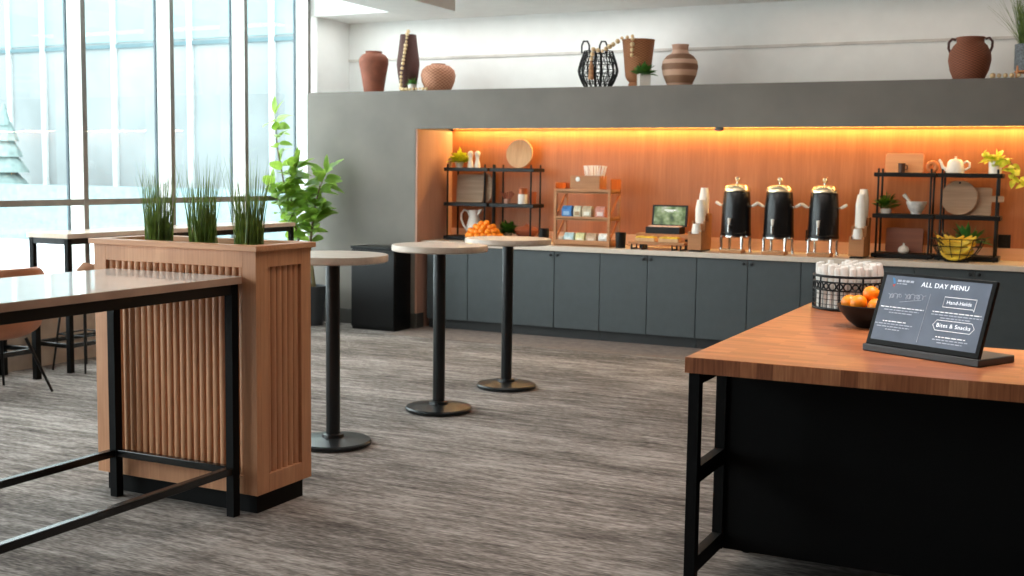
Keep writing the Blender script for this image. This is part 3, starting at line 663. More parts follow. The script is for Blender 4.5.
for k in range(9): g.tube([(0, 0, .008), (.03*math.cos(k*.7), .02*math.sin(k*.7), .05), (.075*math.cos(k*.7+.1), .045*math.sin(k*.7), .1+.01*(k % 3))], [.004, .005, .008], 8)
g.build('sticks', M['terr'], t)
t = thing('canister', 'white canister with a copper wood lid on the second rack', 'canister', (-5.05, 10.55, ZM)); G().lathe([(.046, 0), (.048, .006), (.048, .095)], 24).build('body', M['white_c'], t); G().lathe([(.046, .0955), (.047, .15), (.04, .158)], 24).build('lid', M['copper'], t)
t = thing('copper_cup', 'copper cup standing behind the white canister', 'cup', (-4.985, 10.645, ZM)); G().lathe([(.034, 0), (.04, .12), (.037, .12), (.032, .01), (.001, .01)], 24).build('body', M['copper'], t)
# pitcher
t = thing('pitcher', 'white ceramic pitcher on the left rack behind the oranges', 'pitcher', (-5.61, 10.58, ZCT+.0425))
G().lathe([(.05, 0), (.058, .01), (.075, .06), (.077, .1), (.062, .16), (.05, .2), (.055, .24), (.062, .262), (.058, .262), (.046, .205), (.06, .15), (.07, .1), (.06, .03), (.001, .02)], 32).build('body', M['white_c'], t)
G().tube([(-.052, 0, .205), (-.075, 0, .25), (-.115, 0, .262), (-.145, 0, .225), (-.148, 0, .17), (-.125, 0, .11), (-.075, 0, .05)], [.01, .011, .011, .011, .011, .011, .012], 10).build('handle', M['white_c'], t)
g = G(); g.prism([(.045, .2), (.1, .27), (.095, .275), (.045, .262)], -.02, .02, 'xz'); g.build('spout', M['white_c'], t, .008)
# oranges pile + bowl on the counter
ox, oy = -5.33, 10.27
t = thing('low_bowl', 'low dark bowl heaped with oranges on the counter', 'bowl', (ox, oy, ZCT)); G().lathe([(.09, 0), (.1, .004), (.17, .035), (.2, .055), (.195, .057), (.16, .04), (.09, .012), (.001, .01)], 40).build('bowl', M['blk'], t)
pl = []; random.seed(6)
for zz, r_, n_ in ((.066, .17, 17), (.062, .1, 9), (.11, .135, 14), (.108, .06, 5), (.15, .09, 9), (.152, .02, 2), (.185, .035, 3)):
    for i in range(n_): pl.append((ox+r_*math.cos(2*PI*i/n_+zz*20)+random.uniform(-.008, .008), oy+r_*math.sin(2*PI*i/n_+zz*20)*.8, ZCT+zz+random.uniform(-.006, .006)))
put_oranges(pl, 'orange heaped in the low bowl on the counter beside the pitcher', 'oranges heaped in the counter bowl', .86)
herb('potted_moss', 'dark green bushy plant in a small pale pot right of the oranges', (-5.195, 10.52, ZCT+.0425), [(.036, 0), (.045, .055)], M['cream'], M['herbd'], 170, .1, .07, .05, .4)
t = thing('terracotta_bowl', 'lidded terracotta bowl on the second rack, bottom shelf', 'bowl', (-5.02, 10.58, ZCT+.0425)); G().lathe([(.05, 0), (.08, .012), (.125, .06), (.13, .08)], 32).build('bowl', M['terr'], t); G().lathe([(.13, .0805), (.1, .105), (.03, .118), (.018, .13), (.02, .14), (.001, .145)], 32).build('lid', M['terr'], t)
def blackcan(x, y, r, h, label):
    t = thing('black_canister', label, 'canister', (x, y, ZCT)); G().lathe([(r*.88, 0), (r*.92, .005), (r, h-.012), (r, h), (r*.9, h), (r*.84, .02), (.001, .02)], 28).build('body', M['blk'], t); g = G(); g.tube([(r*1.005*math.cos(2*PI*i/28), r*1.005*math.sin(2*PI*i/28), h-.002) for i in range(28)], .004, 6, True); g.build('rim', M['blkgloss'], t)
blackcan(-4.755, 10.42, .052, .15, 'black canister left of the tiered tea stand'); blackcan(-3.915, 10.31, .05, .145, 'black canister right of the tiered tea stand')

# ------------------------------------------------------------------ tiered tea stand
TX, TY, TW, TD = -4.585, 10.27, .575, .27
t = thing('tiered_stand', 'three-tier wooden stand holding tea packs and a stirrer box', 'stand', (TX, TY, ZCT))
for z, h in ((0, .06), (.245, .038), (.5, .042)):
    g = G(); g.box(0, TW, 0, TD, z+.006, z+.018); g.box(0, TW, 0, .014, z, z+h); g.box(0, TW, TD-.014, TD, z, z+h); g.box(0, .014, .014, TD-.014, z, z+h); g.box(TW-.014, TW, .014, TD-.014, z, z+h); g.build('tray', M['crate'], t, .002)
for x in (0, TW-.026):
    for y in (-.0005, TD-.0255): boxo('post', (x, x+.026, y, y+.026, 0, .541), M['crate'], t, .002)
for x in (.004, TW-.018):
    for z in (.06, .285): G().prism([(.02, z), (.04, z), (TD-.02, z+.2), (TD-.04, z+.2)], x, x+.014, 'yz').build('side_brace', M['crateo'], t)
g = G(); g.box(0, .014, .0, TD, .542, .6); g.box(0.014, .13, TD-.014, TD, .542, .6); g.build('end_panel', M['crateo'], t, .002)
g = G(); g.box(TW-.014, TW, 0, TD, .542, .64); g.box(TW-.11, TW-.014, TD-.014, TD, .542, .62); g.build('end_panel', M['crateo'], t, .002)
t = thing('stirrer_box', 'wooden box of stir sticks on top of the tiered stand', 'box', (TX+.155, TY+.02, ZCT+.5185))
g = G(); g.box(0, .3, 0, .012, 0, .15); g.box(0, .3, .168, .18, 0, .15); g.box(0, .012, .012, .168, 0, .15); g.box(.288, .3, .012, .168, 0, .15); g.box(.14, .15, .012, .168, 0, .15); g.box(0.012, .288, .012, .168, 0, .01); g.build('box', M['crate'], t, .002)
g = G(); g.lathe([(.022, 0), (.022, .006), (.001, .008)], 20, (0, 0, 0), Matrix.Translation((.08, 0, .115)) @ Matrix.Rotation(PI/2, 4, 'X')); g.build('badge', M['white_c'], t)
random.seed(8)
sp = None
for i in range(34):
    if sp is None:
        g = G(); g.lathe([(.0045, 0), (.0045, .22), (.006, .232), (.001, .236)], 7); sp = g.build('stir_stick', M['paper']); o = sp
    else: o = sp.copy(); C.objects.link(o)
    tag(o, 'white stir stick standing in the wooden box on the tiered stand', 'stir stick', 'stir sticks in the stand box')
    u = (i % 9)/8; v = (i//9)/3
    o.location = (TX+.155+.165+u*.105, TY+.02+.03+v*.12, ZCT+.531); o.rotation_euler = (random.uniform(-.06, .06), (u-.5)*.5+random.uniform(-.08, .08), 0)
def packet(x, z, w, h, col, label, acc):
    t = thing('tea_pack', label, 'tea pack', (TX+x, TY+.035, ZCT+z)); d = .085
    g = G(); rows = []
    for zz, kw, kd in ((0, .96, .9), (.012, 1, 1), (h*.72, 1, .96), (h*.92, .97, .55), (h, .95, .3)):
        rows.append([g.bm.verts.new((w/2+s1*w/2*kw, d/2+s2*d/2*kd, zz)) for s1, s2 in ((-1,-1),(1,-1),(1,1),(-1,1))])
    for a_, b_ in zip(rows, rows[1:]):
        for k in range(4): g.bm.faces.new((a_[k], a_[(k+1)%4], b_[(k+1)%4], b_[k]))
    g.bm.faces.new(list(reversed(rows[0]))); g.bm.faces.new(rows[-1]); g.build('pouch', plain('pouch_tone', col, .5, var=.12, scale=40), t, .004)
    g = G(); g.box(w*.2, w*.8, -.003, .004, h*.25, h*.55); g.build('front_sticker', plain('sticker_tone', acc, .5), t)
P2 = [(.065, .1, (70, 128, 190), (150, 190, 225), 'blue tea pack on the middle tier of the wooden stand'), (.185, .075, (222, 212, 186), (170, 140, 100), 'cream tea pack on the middle tier, right of the blue one'), (.275, .095, (196, 178, 148), (238, 230, 214), 'beige tea pack on the middle tier, third from the left'), (.41, .095, (204, 140, 124), (240, 214, 204), 'pink patterned tea pack at the right of the middle tier')]
for x, w, c_, a_, l_ in P2: packet(x, .264, w, .118, c_, l_, a_)
P1 = [(.03, .045, (226, 206, 186), (200, 150, 130), 'small pale tea pack at the left of the bottom tier'), (.09, .1, (190, 214, 216), (240, 244, 240), 'pale blue tea pack on the bottom tier'), (.21, .09, (222, 216, 158), (246, 240, 210), 'pale yellow tea pack on the bottom tier'), (.32, .1, (196, 164, 134), (236, 214, 190), 'tan tea pack on the bottom tier'), (.445, .085, (236, 230, 222), (208, 200, 190), 'white tea pack at the right of the bottom tier')]
for x, w, c_, a_, l_ in P1: packet(x, .0185, w, .108 if w > .05 else .07, c_, l_, a_)

# ------------------------------------------------------------------ risers with snack boxes and tea chest
t = thing('low_riser', 'low wooden riser on black wire legs holding two golden boxes', 'riser', (-3.795, 10.19, ZCT))
boxo('board', (0, .535, 0, .17, .05, .076), M['crate'], t, .003)
for x in (.03, .13, .42, .5): 
    g = G(); g.bar((x, .015, 0), (x, .015, .05), .012); g.bar((x, .15, 0), (x, .15, .05), .012); g.bar((x, .01, .006), (x, .155, .006), .012); g.build('leg', M['blk'], t)
def goldbox(x, label):
    t = thing('snack_box', label, 'box', (-3.795+x, 10.2, ZCT+.0765)); g = G(); g.box(0, .19, 0, .12, 0, .03); g.build('tray', M['boardpale'], t, .003); g = G()
    for k in range(7): g.box(.008+k*.025, .03+k*.025, .008, .112, .0305, .044+.003*(k % 2))
    g.build('contents', M['banana'], t, .003)
goldbox(.06, 'left golden snack box on the low riser'); goldbox(.285, 'right golden snack box on the low riser')
t = thing('high_riser', 'taller wooden riser behind the golden boxes, under the tea chest', 'riser', (-3.79, 10.375, ZCT))
boxo('board', (0, .52, 0, .2, .098, .142), M['crate'], t, .003)
for x in (.03, .47): boxo('leg', (x, x+.02, .03, .17, 0, .098), M['blk'], t)
t = thing('tea_chest', 'open black tea chest with leafy green picture inside its lid', 'chest', (-3.7, 10.39, ZCT+.1425))
g = G(); g.box(0, .33, 0, .012, 0, .062); g.box(0, .33, .15, .162, 0, .062); g.box(0, .012, .012, .15, 0, .062); g.box(.318, .33, .012, .15, 0, .062); g.box(.012, .318, .012, .15, 0, .01); g.build('box', M['blk'], t, .002)
mt = Matrix.Translation((0, .163, .064)) @ Matrix.Rotation(-.12, 4, 'X')
g = G(); g.box(0, .345, 0, .014, 0, .2, mt); lid = g.build('lid', M['blk'], t, .003); g = G(); g.box(.02, .325, -.0015, 0, .016, .184, mt); pc = g.build('lid_picture', M['tealid'], t)
g = G(); g.box(.12, .23, -.003, -.0015, .148, .156, mt); g.box(.14, .21, -.003, -.0015, .136, .141, mt); g.build('lettering', M['txt'], pc)
random.seed(3)
tb = None
for i in range(36):
    if tb is None:
        g = G(); g.box(-.019, .019, -.004, .004, 0, .06); g.box(-.016, .016, -.0045, .0045, .006, .052); tb = g.build('tea_bag', plain('teabag_pink', (214, 178, 160), .7, var=.2, scale=60), None, .001); o = tb
    else: o = tb.copy(); C.objects.link(o)
    tag(o, 'pinkish paper tea bag filed upright in the open black chest', 'tea bag', 'tea bags in the black chest')
    o.location = (-3.7+.038+(i % 6)*.05+random.uniform(-.002, .002), 10.39+.03+(i//6)*.02, ZCT+.154); o.rotation_euler = (-.1, 0, random.uniform(-.04, .04))

# ------------------------------------------------------------------ cup dispensers
def dispenser(x, y, label, side):
    t = thing('cup_dispenser', label, 'dispenser', (x, y, ZCT))
    for i, (y0, y1, h) in enumerate(((0, .11, .17), (.11, .21, .26), (.21, .32, .33))):
        g = G(); g.box(0, .125, y0+.0005, y1, .012 if i else .018, h-.01); g.build('column', M['crate'], t, .002)
        g = G(); g.box(0, .02, y0+.001, y1, h-.01, h+.012); g.box(.105, .125, y0+.001, y1, h-.01, h+.012); g.build('guide', M['crate'], t, .002)
    boxo('base', (.008, .117, .008, .31, 0, .012), M['blk'], t)
    return t
cupm = None
def cupstack(x, y, z, n, r, label, grp, step=.0125, h=.088):
    """upside-down paper cups nested; each its own object"""
    global cupm
    for k in range(n):
        if cupm is None:
            g = G(); g.lathe([(1.0*.046, 0), (1.03*.046, .003), (1.0*.046, .007), (.72*.046, h-.004), (.72*.046, h), (.66*.046, h), (.66*.046, h-.006), (.001, h-.006)], 24); cupm = g.build('paper_cup', M['paper']); o = cupm
        else: o = cupm.copy(); C.objects.link(o)
        tag(o, label, 'paper cup', grp); o.location = (x, y, z+k*step); o.scale = (r/.046, r/.046, 1)
dispenser(-3.23, 10.2, 'stepped wooden cup dispenser left of the urns', 0)
cupstack(-3.167, 10.255, ZCT+.1625, 1, .046, 'single upside-down white cup at the front of the left dispenser', None)
cupstack(-3.167, 10.36, ZCT+.2525, 11, .045, 'white paper cup in the middle stack of the left dispenser', 'cups in the middle stack left of the urns')
cupstack(-3.167, 10.465, ZCT+.3225, 14, .045, 'white paper cup in the tall rear stack of the left dispenser', 'cups in the rear stack left of the urns')
dispenser(-1.82, 10.24, 'stepped wooden cup dispenser right of the urns', 0)
cupstack(-1.757, 10.295, ZCT+.1625, 1, .046, 'single upside-down white cup at the front of the right dispenser', None)
cupstack(-1.757, 10.4, ZCT+.2525, 17, .045, 'white paper cup in the middle stack of the right dispenser', 'cups in the middle stack right of the urns')
cupstack(-1.757, 10.505, ZCT+.3225, 15, .045, 'white paper cup in the tall rear stack of the right dispenser', 'cups in the rear stack right of the urns')

# ------------------------------------------------------------------ coffee urns
def urn(x, label):
    t = thing('coffee_urn', label, 'coffee urn', (x, 10.42, ZCT), -.12, 'black coffee urns')
    G().lathe([(.125, .15), (.138, .155), (.138, .175), (.134, .18), (.128, .4), (.116, .535), (.112, .545)], 48).build('body', M['urnbody'], t)
    G().lathe([(.114, .5455), (.121, .55), (.12, .572), (.1, .6), (.05, .617), (.001, .62)], 48).build('lid', M['brass'], t)
    k = G(); k.lathe([(.01, .618), (.01, .632), (.02, .642), (.027, .658), (.02, .676), (.001, .684)], 18); k.build('lid_knob', M['chrome'], t)
    g = G(); g.lathe([(.115, .135), (.14, .138), (.14, .152), (.115, .1525)], 40); g.build('ring', M['chrome'], t)
    for k in range(4):
        a_ = PI/4+k*PI/2; c_, s_ = math.cos(a_), math.sin(a_)
        G().tube([(.13*c_, .13*s_, .15), (.139*c_, .139*s_, .13), (.136*c_, .136*s_, .06), (.142*c_, .142*s_, .012), (.142*c_, .142*s_, 0)], [.012, .014, .011, .012, .016], 10).build('leg', M['chrome'], t)
    for s_ in (-1, 1):
        g = G(); g.tube([(s_*.126, 0, .415), (s_*.15, 0, .42)], .009, 10); h_ = g.build('handle', M['chrome'], t)
        g = G(); g.tube([(s_*.148, 0, .418), (s_*.18, 0, .436), (s_*.2, 0, .448)], [.012, .015, .013], 12); g.build('grip', M['white_c'], h_)
    g = G(); g.tube([(0, -.128, .23), (0, -.175, .23)], .012, 12); g.tube([(0, -.168, .25), (0, -.17, .185)], [.014, .011], 12); f_ = g.build('spigot', M['chrome'], t)
    g = G(); g.tube([(0, -.168, .25), (0, -.165, .275), (0, -.16, .31)], [.008, .013, .016], 12); g.build('spigot_handle', M['white_c'], f_)
    return t
u0 = urn(-2.85, 'black coffee urn with brass lid, left of the three')
dup(u0, (-2.468, 10.43, ZCT), -.1, 'black coffee urn with brass lid, middle of the three'); dup(u0, (-2.078, 10.44, ZCT), -.08, 'black coffee urn with brass lid, right of the three')
for x, w in ((-2.85, 'left'), (-2.468, 'middle'), (-2.078, 'right')):
    t = thing('drip_tray', 'small wooden drip tray under the %s urn' % w, 'tray', (x+.01, 10.285, ZCT), 0, 'drip trays under the urns'); g = G(); g.box(-.1, .1, -.075, .07, 0, .03); g.build('tray', M['crate'], t, .004); g = G()
    for k in range(6): g.box(-.09, .09, -.058+k*.021, -.046+k*.021, .0302, .034)
    g.build('grate', M['brass'], t)
t = thing('wall_outlet', 'black power outlet on the niche wall between the middle and right urns', 'outlet', (-2.265, YNB-.0005, 1.03)); boxo('plate', (-.04, .04, -.008, 0, -.055, .055), M['blk'], t, .003); g = G(); g.box(-.016, .016, -.011, -.0085, .01, .035); g.box(-.016, .016, -.011, -.0085, -.035, -.01); g.build('sockets', M['knob'], t)
t = thing('wall_outlet', 'black power outlet on the niche wall behind the right rack', 'outlet', (-.63, YNB-.0005, 1.04)); boxo('plate', (-.05, .05, -.008, 0, -.06, .06), M['blk'], t, .003); g = G(); g.box(-.016, .016, -.011, -.0085, .01, .035); g.box(-.016, .016, -.011, -.0085, -.035, -.01); g.build('sockets', M['knob'], t)

# ------------------------------------------------------------------ right racks contents
board_rect('cutting_board', 'orange wooden cutting board on the right-hand rack top', -1.6, 10.6, ZT, .315, .165, M['boardor'], .02, .08)
t = thing('wooden_cup', 'small dark wooden cup before the orange board', 'cup', (-1.455, 10.53, ZT)); G().lathe([(.025, 0), (.03, .08), (.026, .08), (.022, .01), (.001, .01)], 18).build('body', M['darkmug'], t); g = G(); g.tube([(.028, 0, .065), (.045, 0, .06), (.045, 0, .03), (.027, 0, .025)], .005, 8); g.build('handle', M['darkmug'], t)
t = thing('wooden_ring', 'round wooden ring ornament between the orange board and teapot', 'ornament', (-1.215, 10.6, ZT))
g = G(); g.tube([(.034*math.cos(2*PI*i/28), 0, .054+.034*math.sin(2*PI*i/28)) for i in range(28)], .02, 12, True); g.build('ring', M['woodring'], t)
t = thing('teapot', 'white ribbed teapot on the top shelf of the right rack', 'teapot', (-1.03, 10.59, ZT))
G().lathe([(.062, 0), (.075, .004), (.073, .03), (.064, .09), (.058, .1)], 36).build('body', M['white_c'], t)
G().lathe([(.057, .1005), (.045, .115), (.012, .122), (.009, .13), (.013, .138), (.001, .143)], 28).build('lid', M['white_c'], t)
G().tube([(-.068, 0, .03), (-.1, 0, .05), (-.115, 0, .09), (-.132, 0, .115)], [.018, .014, .011, .01], 12).build('spout', M['white_c'], t)
G().tube([(.062, 0, .085), (.09, 0, .1), (.113, 0, .085), (.112, 0, .05), (.07, 0, .025)], .009, 10).build('handle', M['white_c'], t)
t = herb('trailing_plant', 'yellow-green trailing plant in a white pot at the right rack top', (-.715, 10.56, ZT), [(.05, 0), (.055, .1)], M['white_c'], M['pothos'], 26, .1, .08, .055, .45)
g = G(); random.seed(12)
vines = [[(.02, 0, .1), (.09, -.03, .13), (.14, -.05, .07), (.19, -.06, -.02), (.24, -.06, -.1)], [(.02, 0, .1), (.08, -.05, .12), (.12, -.07, .03), (.15, -.08, -.06)], [(-.02, 0, .1), (-.07, -.02, .17), (-.11, -.03, .16)]]
lf = G()
for v in vines:
    g.tube(v, .0035, 6)
    for a_, b_ in zip(v, v[1:]):
        for k in range(4):
            p = Vector(a_).lerp(Vector(b_), (k+.5)/4); lf.leaf(p, (random.uniform(-1, 1), random.uniform(-1, -.1), random.uniform(-.6, .5)), (0, -.6, .7), random.uniform(.06, .085), .05, .3, .2, 4)
g.build('vine', M['stem'], t); lf.build('trailing_leaves', M['pothos'], t, ang=180)
herb('potted_herb', 'small green herb in a low white pot on the right-hand rack', (-1.575, 10.55, ZM), [(.042, 0), (.05, .02), (.046, .042)], M['white_c'], M['herbd'], 90, .12, .085, .04, .6)
t = thing('mortar', 'grey marble mortar with pestle on the rack middle shelf', 'mortar', (-1.325, 10.56, ZM)); G().lathe([(.04, 0), (.045, .008), (.045, .02), (.065, .045), (.083, .095), (.085, .108), (.076, .108), (.06, .06), (.001, .045)], 32).build('bowl', M['marble'], t)
G().tube([(-.03, 0, .075), (-.075, -.01, .13), (-.105, -.015, .168)], [.014, .013, .018], 12).build('pestle', M['marble'], t)
board_round('round_board', 'round grain-striped wooden board on the right rack middle shelf', -.99, 10.615, ZM, .146, M['boardtan'], .02, .1, True)
board_rect('paddle_board', 'square wooden paddle board with side handle behind the round board', -.985, 10.66, ZM, .25, .235, M['boardtan'], .018, .05, (.245, .345, .115, .165))
board_rect('cutting_board', 'dark walnut cutting board on the bottom shelf of the right-hand rack', -1.575, 10.63, ZCT+.0425, .31, .215, M['boardbr'], .02, .1)
t = thing('garlic_pot', 'small white round lidded pot before the walnut board', 'pot', (-1.41, 10.53, ZCT+.0425)); G().lathe([(.03, 0), (.045, .015), (.047, .035), (.036, .055)], 24).build('pot', M['white_c'], t); G().lathe([(.035, .0555), (.02, .066), (.008, .07), (.01, .085), (.001, .09)], 24).build('lid', M['white_c'], t)
herb('succulent', 'spiky green succulent behind the banana basket', (-.905, 10.58, ZCT+.0425), [(.045, 0), (.055, .1)], M['cream'], M['succ'], 44, .06, .19, .055, .5)
bxx, byy = -.96, 10.33
t = thing('fruit_basket', 'black wire basket of bananas on the counter', 'basket', (bxx, byy, ZCT)); t.scale = (1.2, 1.12, 1.1); g = G()
def bring(z, r): return [(r*math.cos(2*PI*i/32), r*math.sin(2*PI*i/32)*.72, z) for i in range(32)]
for z, r in ((.006, .075), (.06, .125), (.12, .16), (.175, .178)): g.tube(bring(z, r), .004, 6, True)
for i in range(14):
    a_ = 2*PI*i/14; g.tube([(r*math.cos(a_), r*math.sin(a_)*.72, z) for z, r in ((.006, .075), (.06, .125), (.12, .16), (.175, .178))], .003, 6)
g.build('wires', M['blk'], t)
def banana(p, rz, tilt, label):
    o = thing('banana', label, 'banana', p, rz, 'bananas in the wire basket'); o.rotation_euler = (tilt, 0, rz); o.scale = (1.18, 1.18, 1.18)
    pts = [(.105*math.sin(a_), 0, .105*(1-math.cos(a_))*.9) for a_ in [(-1.05+2.1*i/10) for i in range(11)]]
    G().tube(pts, [.006, .013, .018, .02, .021, .021, .021, .02, .018, .014, .007], 7).build('peel', M['banana'], o)
    e = Vector(pts[0]); G().tube([e, e+Vector((-.012, 0, .014)), e+Vector((-.018, 0, .026))], [.006, .006, .007], 7).build('stalk', M['bananatip'], o)
for i, (dx, dy, z, rz, tl) in enumerate([(-.01, -.055, .035, .1, .1), (.02, .0, .045, -.1, .0), (-.02, .05, .05, .2, -.1), (.01, -.07, .085, -.12, .5), (-.03, -.03, .1, .15, .2), (.03, .03, .1, -.2, 0), (0, -.078, .13, .05, .75), (.04, -.03, .15, -.25, .3), (-.05, .02, .15, .3, .1), (0, .05, .15, .0, -.2)]):
    banana((bxx+dx*1.2, byy+dy*1.1, ZCT+z*1.1), rz, tl, 'ripe yellow banana lying in the black wire basket on the counter')

# ------------------------------------------------------------------ things on the soffit ledge
Z = ZST
t = thing('clay_vase', 'brown ribbed clay vase at the left end of the ledge', 'vase', (-6.6, 10.24, Z)); G().lathe([(.1, 0), (.102, .01), (.118, .12), (.14, .24), (.151, .3), (.146, .34), (.12, .375), (.085, .392), (.08, .4), (.088, .412), (.08, .412), (.07, .395), (.001, .38)], 48).build('body', M['terra'], t)
t = thing('wicker_vase', 'tall dark brown wicker vase with a bead garland', 'vase', (-6.2, 10.25, Z)); G().lathe([(.076, 0), (.085, .06), (.108, .2), (.116, .27), (.106, .36), (.088, .5), (.08, .565), (.07, .565), (.07, .5), (.001, .45)], 40).build('body', M['darkwick'], t)
def garland(name, label, pts, r, parent=None, tassel=None, step=None):
    o = thing(name, label, 'garland', (0, 0, 0)); P = [Vector(p) for p in pts]; o.location = P[-1]; base = P[-1].copy(); bm_ = None; L = 0; seq = []
    for a_, b_ in zip(P, P[1:]):
        n_ = max(1, int(round((b_-a_).length/(step or r*2.3))))
        for i in range(n_): seq.append(a_.lerp(b_, i/n_))
    seq.append(P[-1])
    for i, p in enumerate(seq):
        if bm_ is None: g = G(); g.sphere((0, 0, 0), r, u=12, v=8); bm_ = g.build('bead', M['bead'], o); b = bm_
        else: b = bm_.copy(); C.objects.link(b); b.parent = o
        b.location = p-base; k = random.uniform(.75, 1.2); b.scale = (k, k, k)
    if tassel: 
        tp_, tl_ = tassel; g = G(); g.lathe([(.008, 0), (.012, -.02), (.02, -.05), (.026, -tl_), (.001, -tl_)], 14, Vector(tp_)-base); g.build('tassel', M['tassel'], o)
    return o
random.seed(2)
garland('bead_garland', 'wooden bead garland hanging down the tall dark vase and along the ledge', [(-6.165, 10.19, Z+.59), (-6.155, 10.155, Z+.56), (-6.165, 10.145, Z+.45), (-6.18, 10.115, Z+.27), (-6.2, 10.118, Z+.18), (-6.21, 10.13, Z+.03), (-6.17, 10.105, Z+.017), (-6.05, 10.1, Z+.017), (-5.9, 10.098, Z+.017)], .017)
herb('succulent', 'tiny green succulent in a white cup before the dark vase', (-6.085, 10.135, Z), [(.036, 0), (.042, .068)], M['white_c'], M['succ'], 40, .03, .07, .025, .55)
t = thing('wicker_pot', 'squat tan wicker pot right of the dark vase', 'pot', (-5.87, 10.28, Z)); G().lathe([(.115, 0), (.13, .02), (.165, .1), (.174, .16), (.16, .21), (.115, .25), (.07, .262), (.072, .272), (.062, .272), (.055, .255), (.001, .25)], 48).build('body', M['tanwick'], t)
# black wire basket
t = thing('wire_lantern_basket', 'black woven wire basket with two loop handles on the ledge', 'basket', (-4.16, 10.27, Z)); prof = [(.12, .004), (.15, .05), (.178, .12), (.186, .16), (.17, .23), (.145, .3), (.135, .335)]
g = G()
for r, z in prof: g.tube(ring(z, r, 32), .004, 6, True)
for i in range(18):
    a_ = 2*PI*i/18; g.tube([(r*math.cos(a_), r*math.sin(a_), z) for r, z in prof], .005 if i % 3 else .009, 6)
for i in range(18):
    for s_ in (1, -1): g.tube([(r*math.cos(2*PI*i/18+s_*k*.12), r*math.sin(2*PI*i/18+s_*k*.12), z) for k, (r, z) in enumerate(prof)], .003, 5)
g.build('weave', M['blk'], t)
rd = Vector((.9, .44, 0)).normalized()
for s_ in (-1, 1):
    c_ = rd*.082*s_; G().tube([c_+rd*(-.034)+Vector((0, -.1, .31)), c_+rd*(-.034)+Vector((0, -.1, .38)), c_+rd*(-.018)+Vector((0, -.1, .418)), c_+rd*.018+Vector((0, -.1, .418)), c_+rd*.034+Vector((0, -.1, .38)), c_+rd*.034+Vector((0, -.1, .31))], .0085, 8).build('handle', M['blk'], t)
t = thing('flared_basket', 'flared brown wicker vase on the ledge beside the wire basket', 'vase', (-3.78, 10.3, Z)); G().lathe([(.085, 0), (.085, .03), (.075, .045), (.1, .07), (.115, .1), (.13, .26), (.148, .42), (.151, .43), (.14, .43), (.12, .28), (.001, .2)], 44).build('body', M['brownwick'], t)
garland('bead_garland', 'wooden bead garland with tassel draped from the flared vase to the wire basket', [(-3.78, 10.135, Z+.28), (-3.775, 10.13, Z+.42), (-3.79, 10.165, Z+.45), (-3.9, 10.19, Z+.44), (-3.96, 10.13, Z+.38), (-4.05, 10.09, Z+.32), (-4.13, 10.07, Z+.335), (-4.145, 10.065, Z+.25)], .02, None, ((-4.145, 10.065, Z+.235), .17))
herb('succulent', 'green succulent in a square white pot before the flared vase', (-3.67, 10.16, Z), None, M['white_c'], M['succ'], 110, .06, .1, .045, .5, sq=(.105, .112, .55))
t = thing('striped_vase', 'round rattan vase with pale and brown stripes on the ledge', 'vase', (-3.37, 10.27, Z)); G().lathe([(.1, 0), (.115, .02), (.15, .1), (.163, .17), (.155, .225), (.12, .27), (.082, .292), (.07, .315), (.074, .36), (.078, .37), (.068, .37), (.062, .33), (.001, .31)], 48).build('body', M['stripe'], t)
t = thing('handled_urn', 'brown wicker urn with two ear handles at the right of the ledge', 'urn', (-.93, 10.26, Z)); G().lathe([(.115, 0), (.12, .01), (.15, .08), (.165, .16), (.158, .22), (.13, .275), (.105, .3), (.105, .33), (.112, .342), (.1, .342), (.09, .3), (.001, .28)], 48).build('body', M['urnwick'], t)
for s_ in (-1, 1): G().tube([(s_*.11, 0, .325), (s_*.14, 0, .335), (s_*.165, 0, .305), (s_*.165, 0, .26), (s_*.15, 0, .225)], .0105, 10).build('handle', M['darkwick'], t)
t = thing('potted_grass', 'tall wispy grass in a grey pot on a small wooden stand', 'plant', (-.5, 10.24, Z)); random.seed(31)
G().lathe([(.085, .06), (.095, .08), (.098, .27), (.09, .27), (.085, .24), (.001, .24)], 32).build('pot', M['greyknit'], t)
g = G(); g.tube(ring(.055, .085, 24), .008, 6, True); g.build('stand_ring', M['boardor'], t)
for k in range(4): 
    a_ = PI/4+k*PI/2; G().cyl((.09*math.cos(a_), .09*math.sin(a_), .1), (.1*math.cos(a_), .1*math.sin(a_), 0), .01, 8).build('stand_leg', M['boardor'], t)
g = G()
for i in range(330):
    a_ = random.uniform(0, 2*PI); s_ = random.uniform(.1, .75) if i % 5 == 0 else random.uniform(.02, .22); r_ = .07*math.sqrt(random.random()); d = Vector((math.cos(a_)*s_, math.sin(a_)*s_*.8, 1))
    g.blade((r_*math.cos(a_), r_*math.sin(a_), .25), d, random.uniform(.3, .47), .0065, random.uniform(0, .25), 6)
g.build('blades', M['grass'], t)
garland('bead_garland', 'wooden bead garland lying along the ledge right of the handled urn', [(-.36, 10.12, Z+.02), (-.5, 10.108, Z+.02), (-.6, 10.112, Z+.02), (-.74, 10.108, Z+.02)], .019)

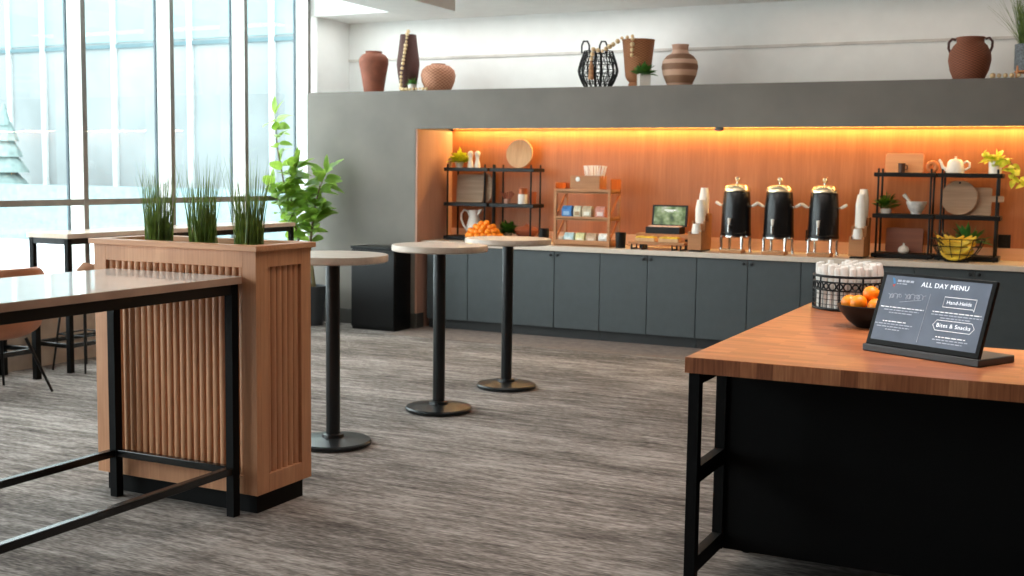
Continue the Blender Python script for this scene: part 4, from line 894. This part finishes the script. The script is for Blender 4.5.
# ------------------------------------------------------------------ light
w = bpy.data.worlds.new('sky'); S.world = w; w.use_nodes = True; bg = w.node_tree.nodes['Background']
bg.inputs[0].default_value = (.97, .99, 1, 1); bg.inputs[1].default_value = 7.0
def area(name, loc, rot, sx, sy, e, col=(1, 1, 1), spread=None):
    l = bpy.data.lights.new(name, 'AREA'); l.shape = 'RECTANGLE'; l.size = sx; l.size_y = sy; l.energy = e; l.color = col
    if spread: l.spread = spread
    o = bpy.data.objects.new(name, l); C.objects.link(o); o.location = loc; o.rotation_euler = rot; return o
p_ = area('window_portal', (XW-.3, 4, 2.1), (0, -PI/2, 0), 3.4, 12.5, 1); p_.data.cycles.is_portal = True
area('led_light', (-1.4, YNB-.05, ZSB+.02), (math.radians(-12), 0, 0), 9.1, .03, 78, (1, .63, .22))
area('counter_fill', (-2.5, 7.3, 3.12), (math.radians(52), 0, 0), 7, .25, 18, (1, .88, .76), 1.9)  # unseen fill added to brighten the fronts of the niche items
area('niche_fill', (-1.4, YF+.16, ZSB-.01), (math.radians(38), 0, 0), 9.0, .03, 12, (1, .78, .52))  # added warm fill behind the soffit lip, lights the shelf items
area('ledge_light', (-5.3, YB-.45, ZC-.03), (0, 0, 0), 3.6, .3, 15, (1, .98, .95))
area('ledge_light', (-.5, YB-.45, ZC-.03), (0, 0, 0), 4.4, .3, 6.5, (1, .78, .62))
area('overhead_fill_far', (-3.4, 7.0, 2.98), (0, 0, 0), 2, 1.2, 22, (1, .95, .9))  # unseen overhead fill added for the counter end of the room
area('overhead_fill_near', (-.3, 5.1, 3.12), (0, 0, 0), 1.2, 1.2, 23, (1, .92, .84), 1.5)  # unseen overhead fill added to brighten the island and its napkins
area('overhead_fill_mid', (-2.1, 4.3, 3.12), (0, 0, 0), 1.2, 1.2, 12, (1, .9, .8), 2.0)  # unseen overhead fill added for the planter side and nearby floor

# ------------------------------------------------------------------ camera
cam = bpy.data.cameras.new('camera'); co = bpy.data.objects.new('camera', cam); C.objects.link(co); S.camera = co
r_ = Vector((.8978070, .4401796, .0135841)); u_ = Vector((-.0548439, .0811497, .9951919)); f_ = Vector((-.4369608, .8942352, -.0969979))
m = Matrix((r_, u_, -f_)).transposed().to_4x4(); m.translation = (0, 0, 1.56); co.matrix_world = m
cam.sensor_width = 36; cam.lens = 41.32; cam.clip_end = 200
cam.dof.use_dof = True; cam.dof.focus_distance = 5.0; cam.dof.aperture_fstop = 4.5
S.view_settings.view_transform = 'Standard'; S.view_settings.look = 'None'; S.view_settings.exposure = 0
S.cycles.use_denoising = True; S.cycles.max_bounces = 10; S.cycles.diffuse_bounces = 5; S.cycles.sample_clamp_indirect = 6
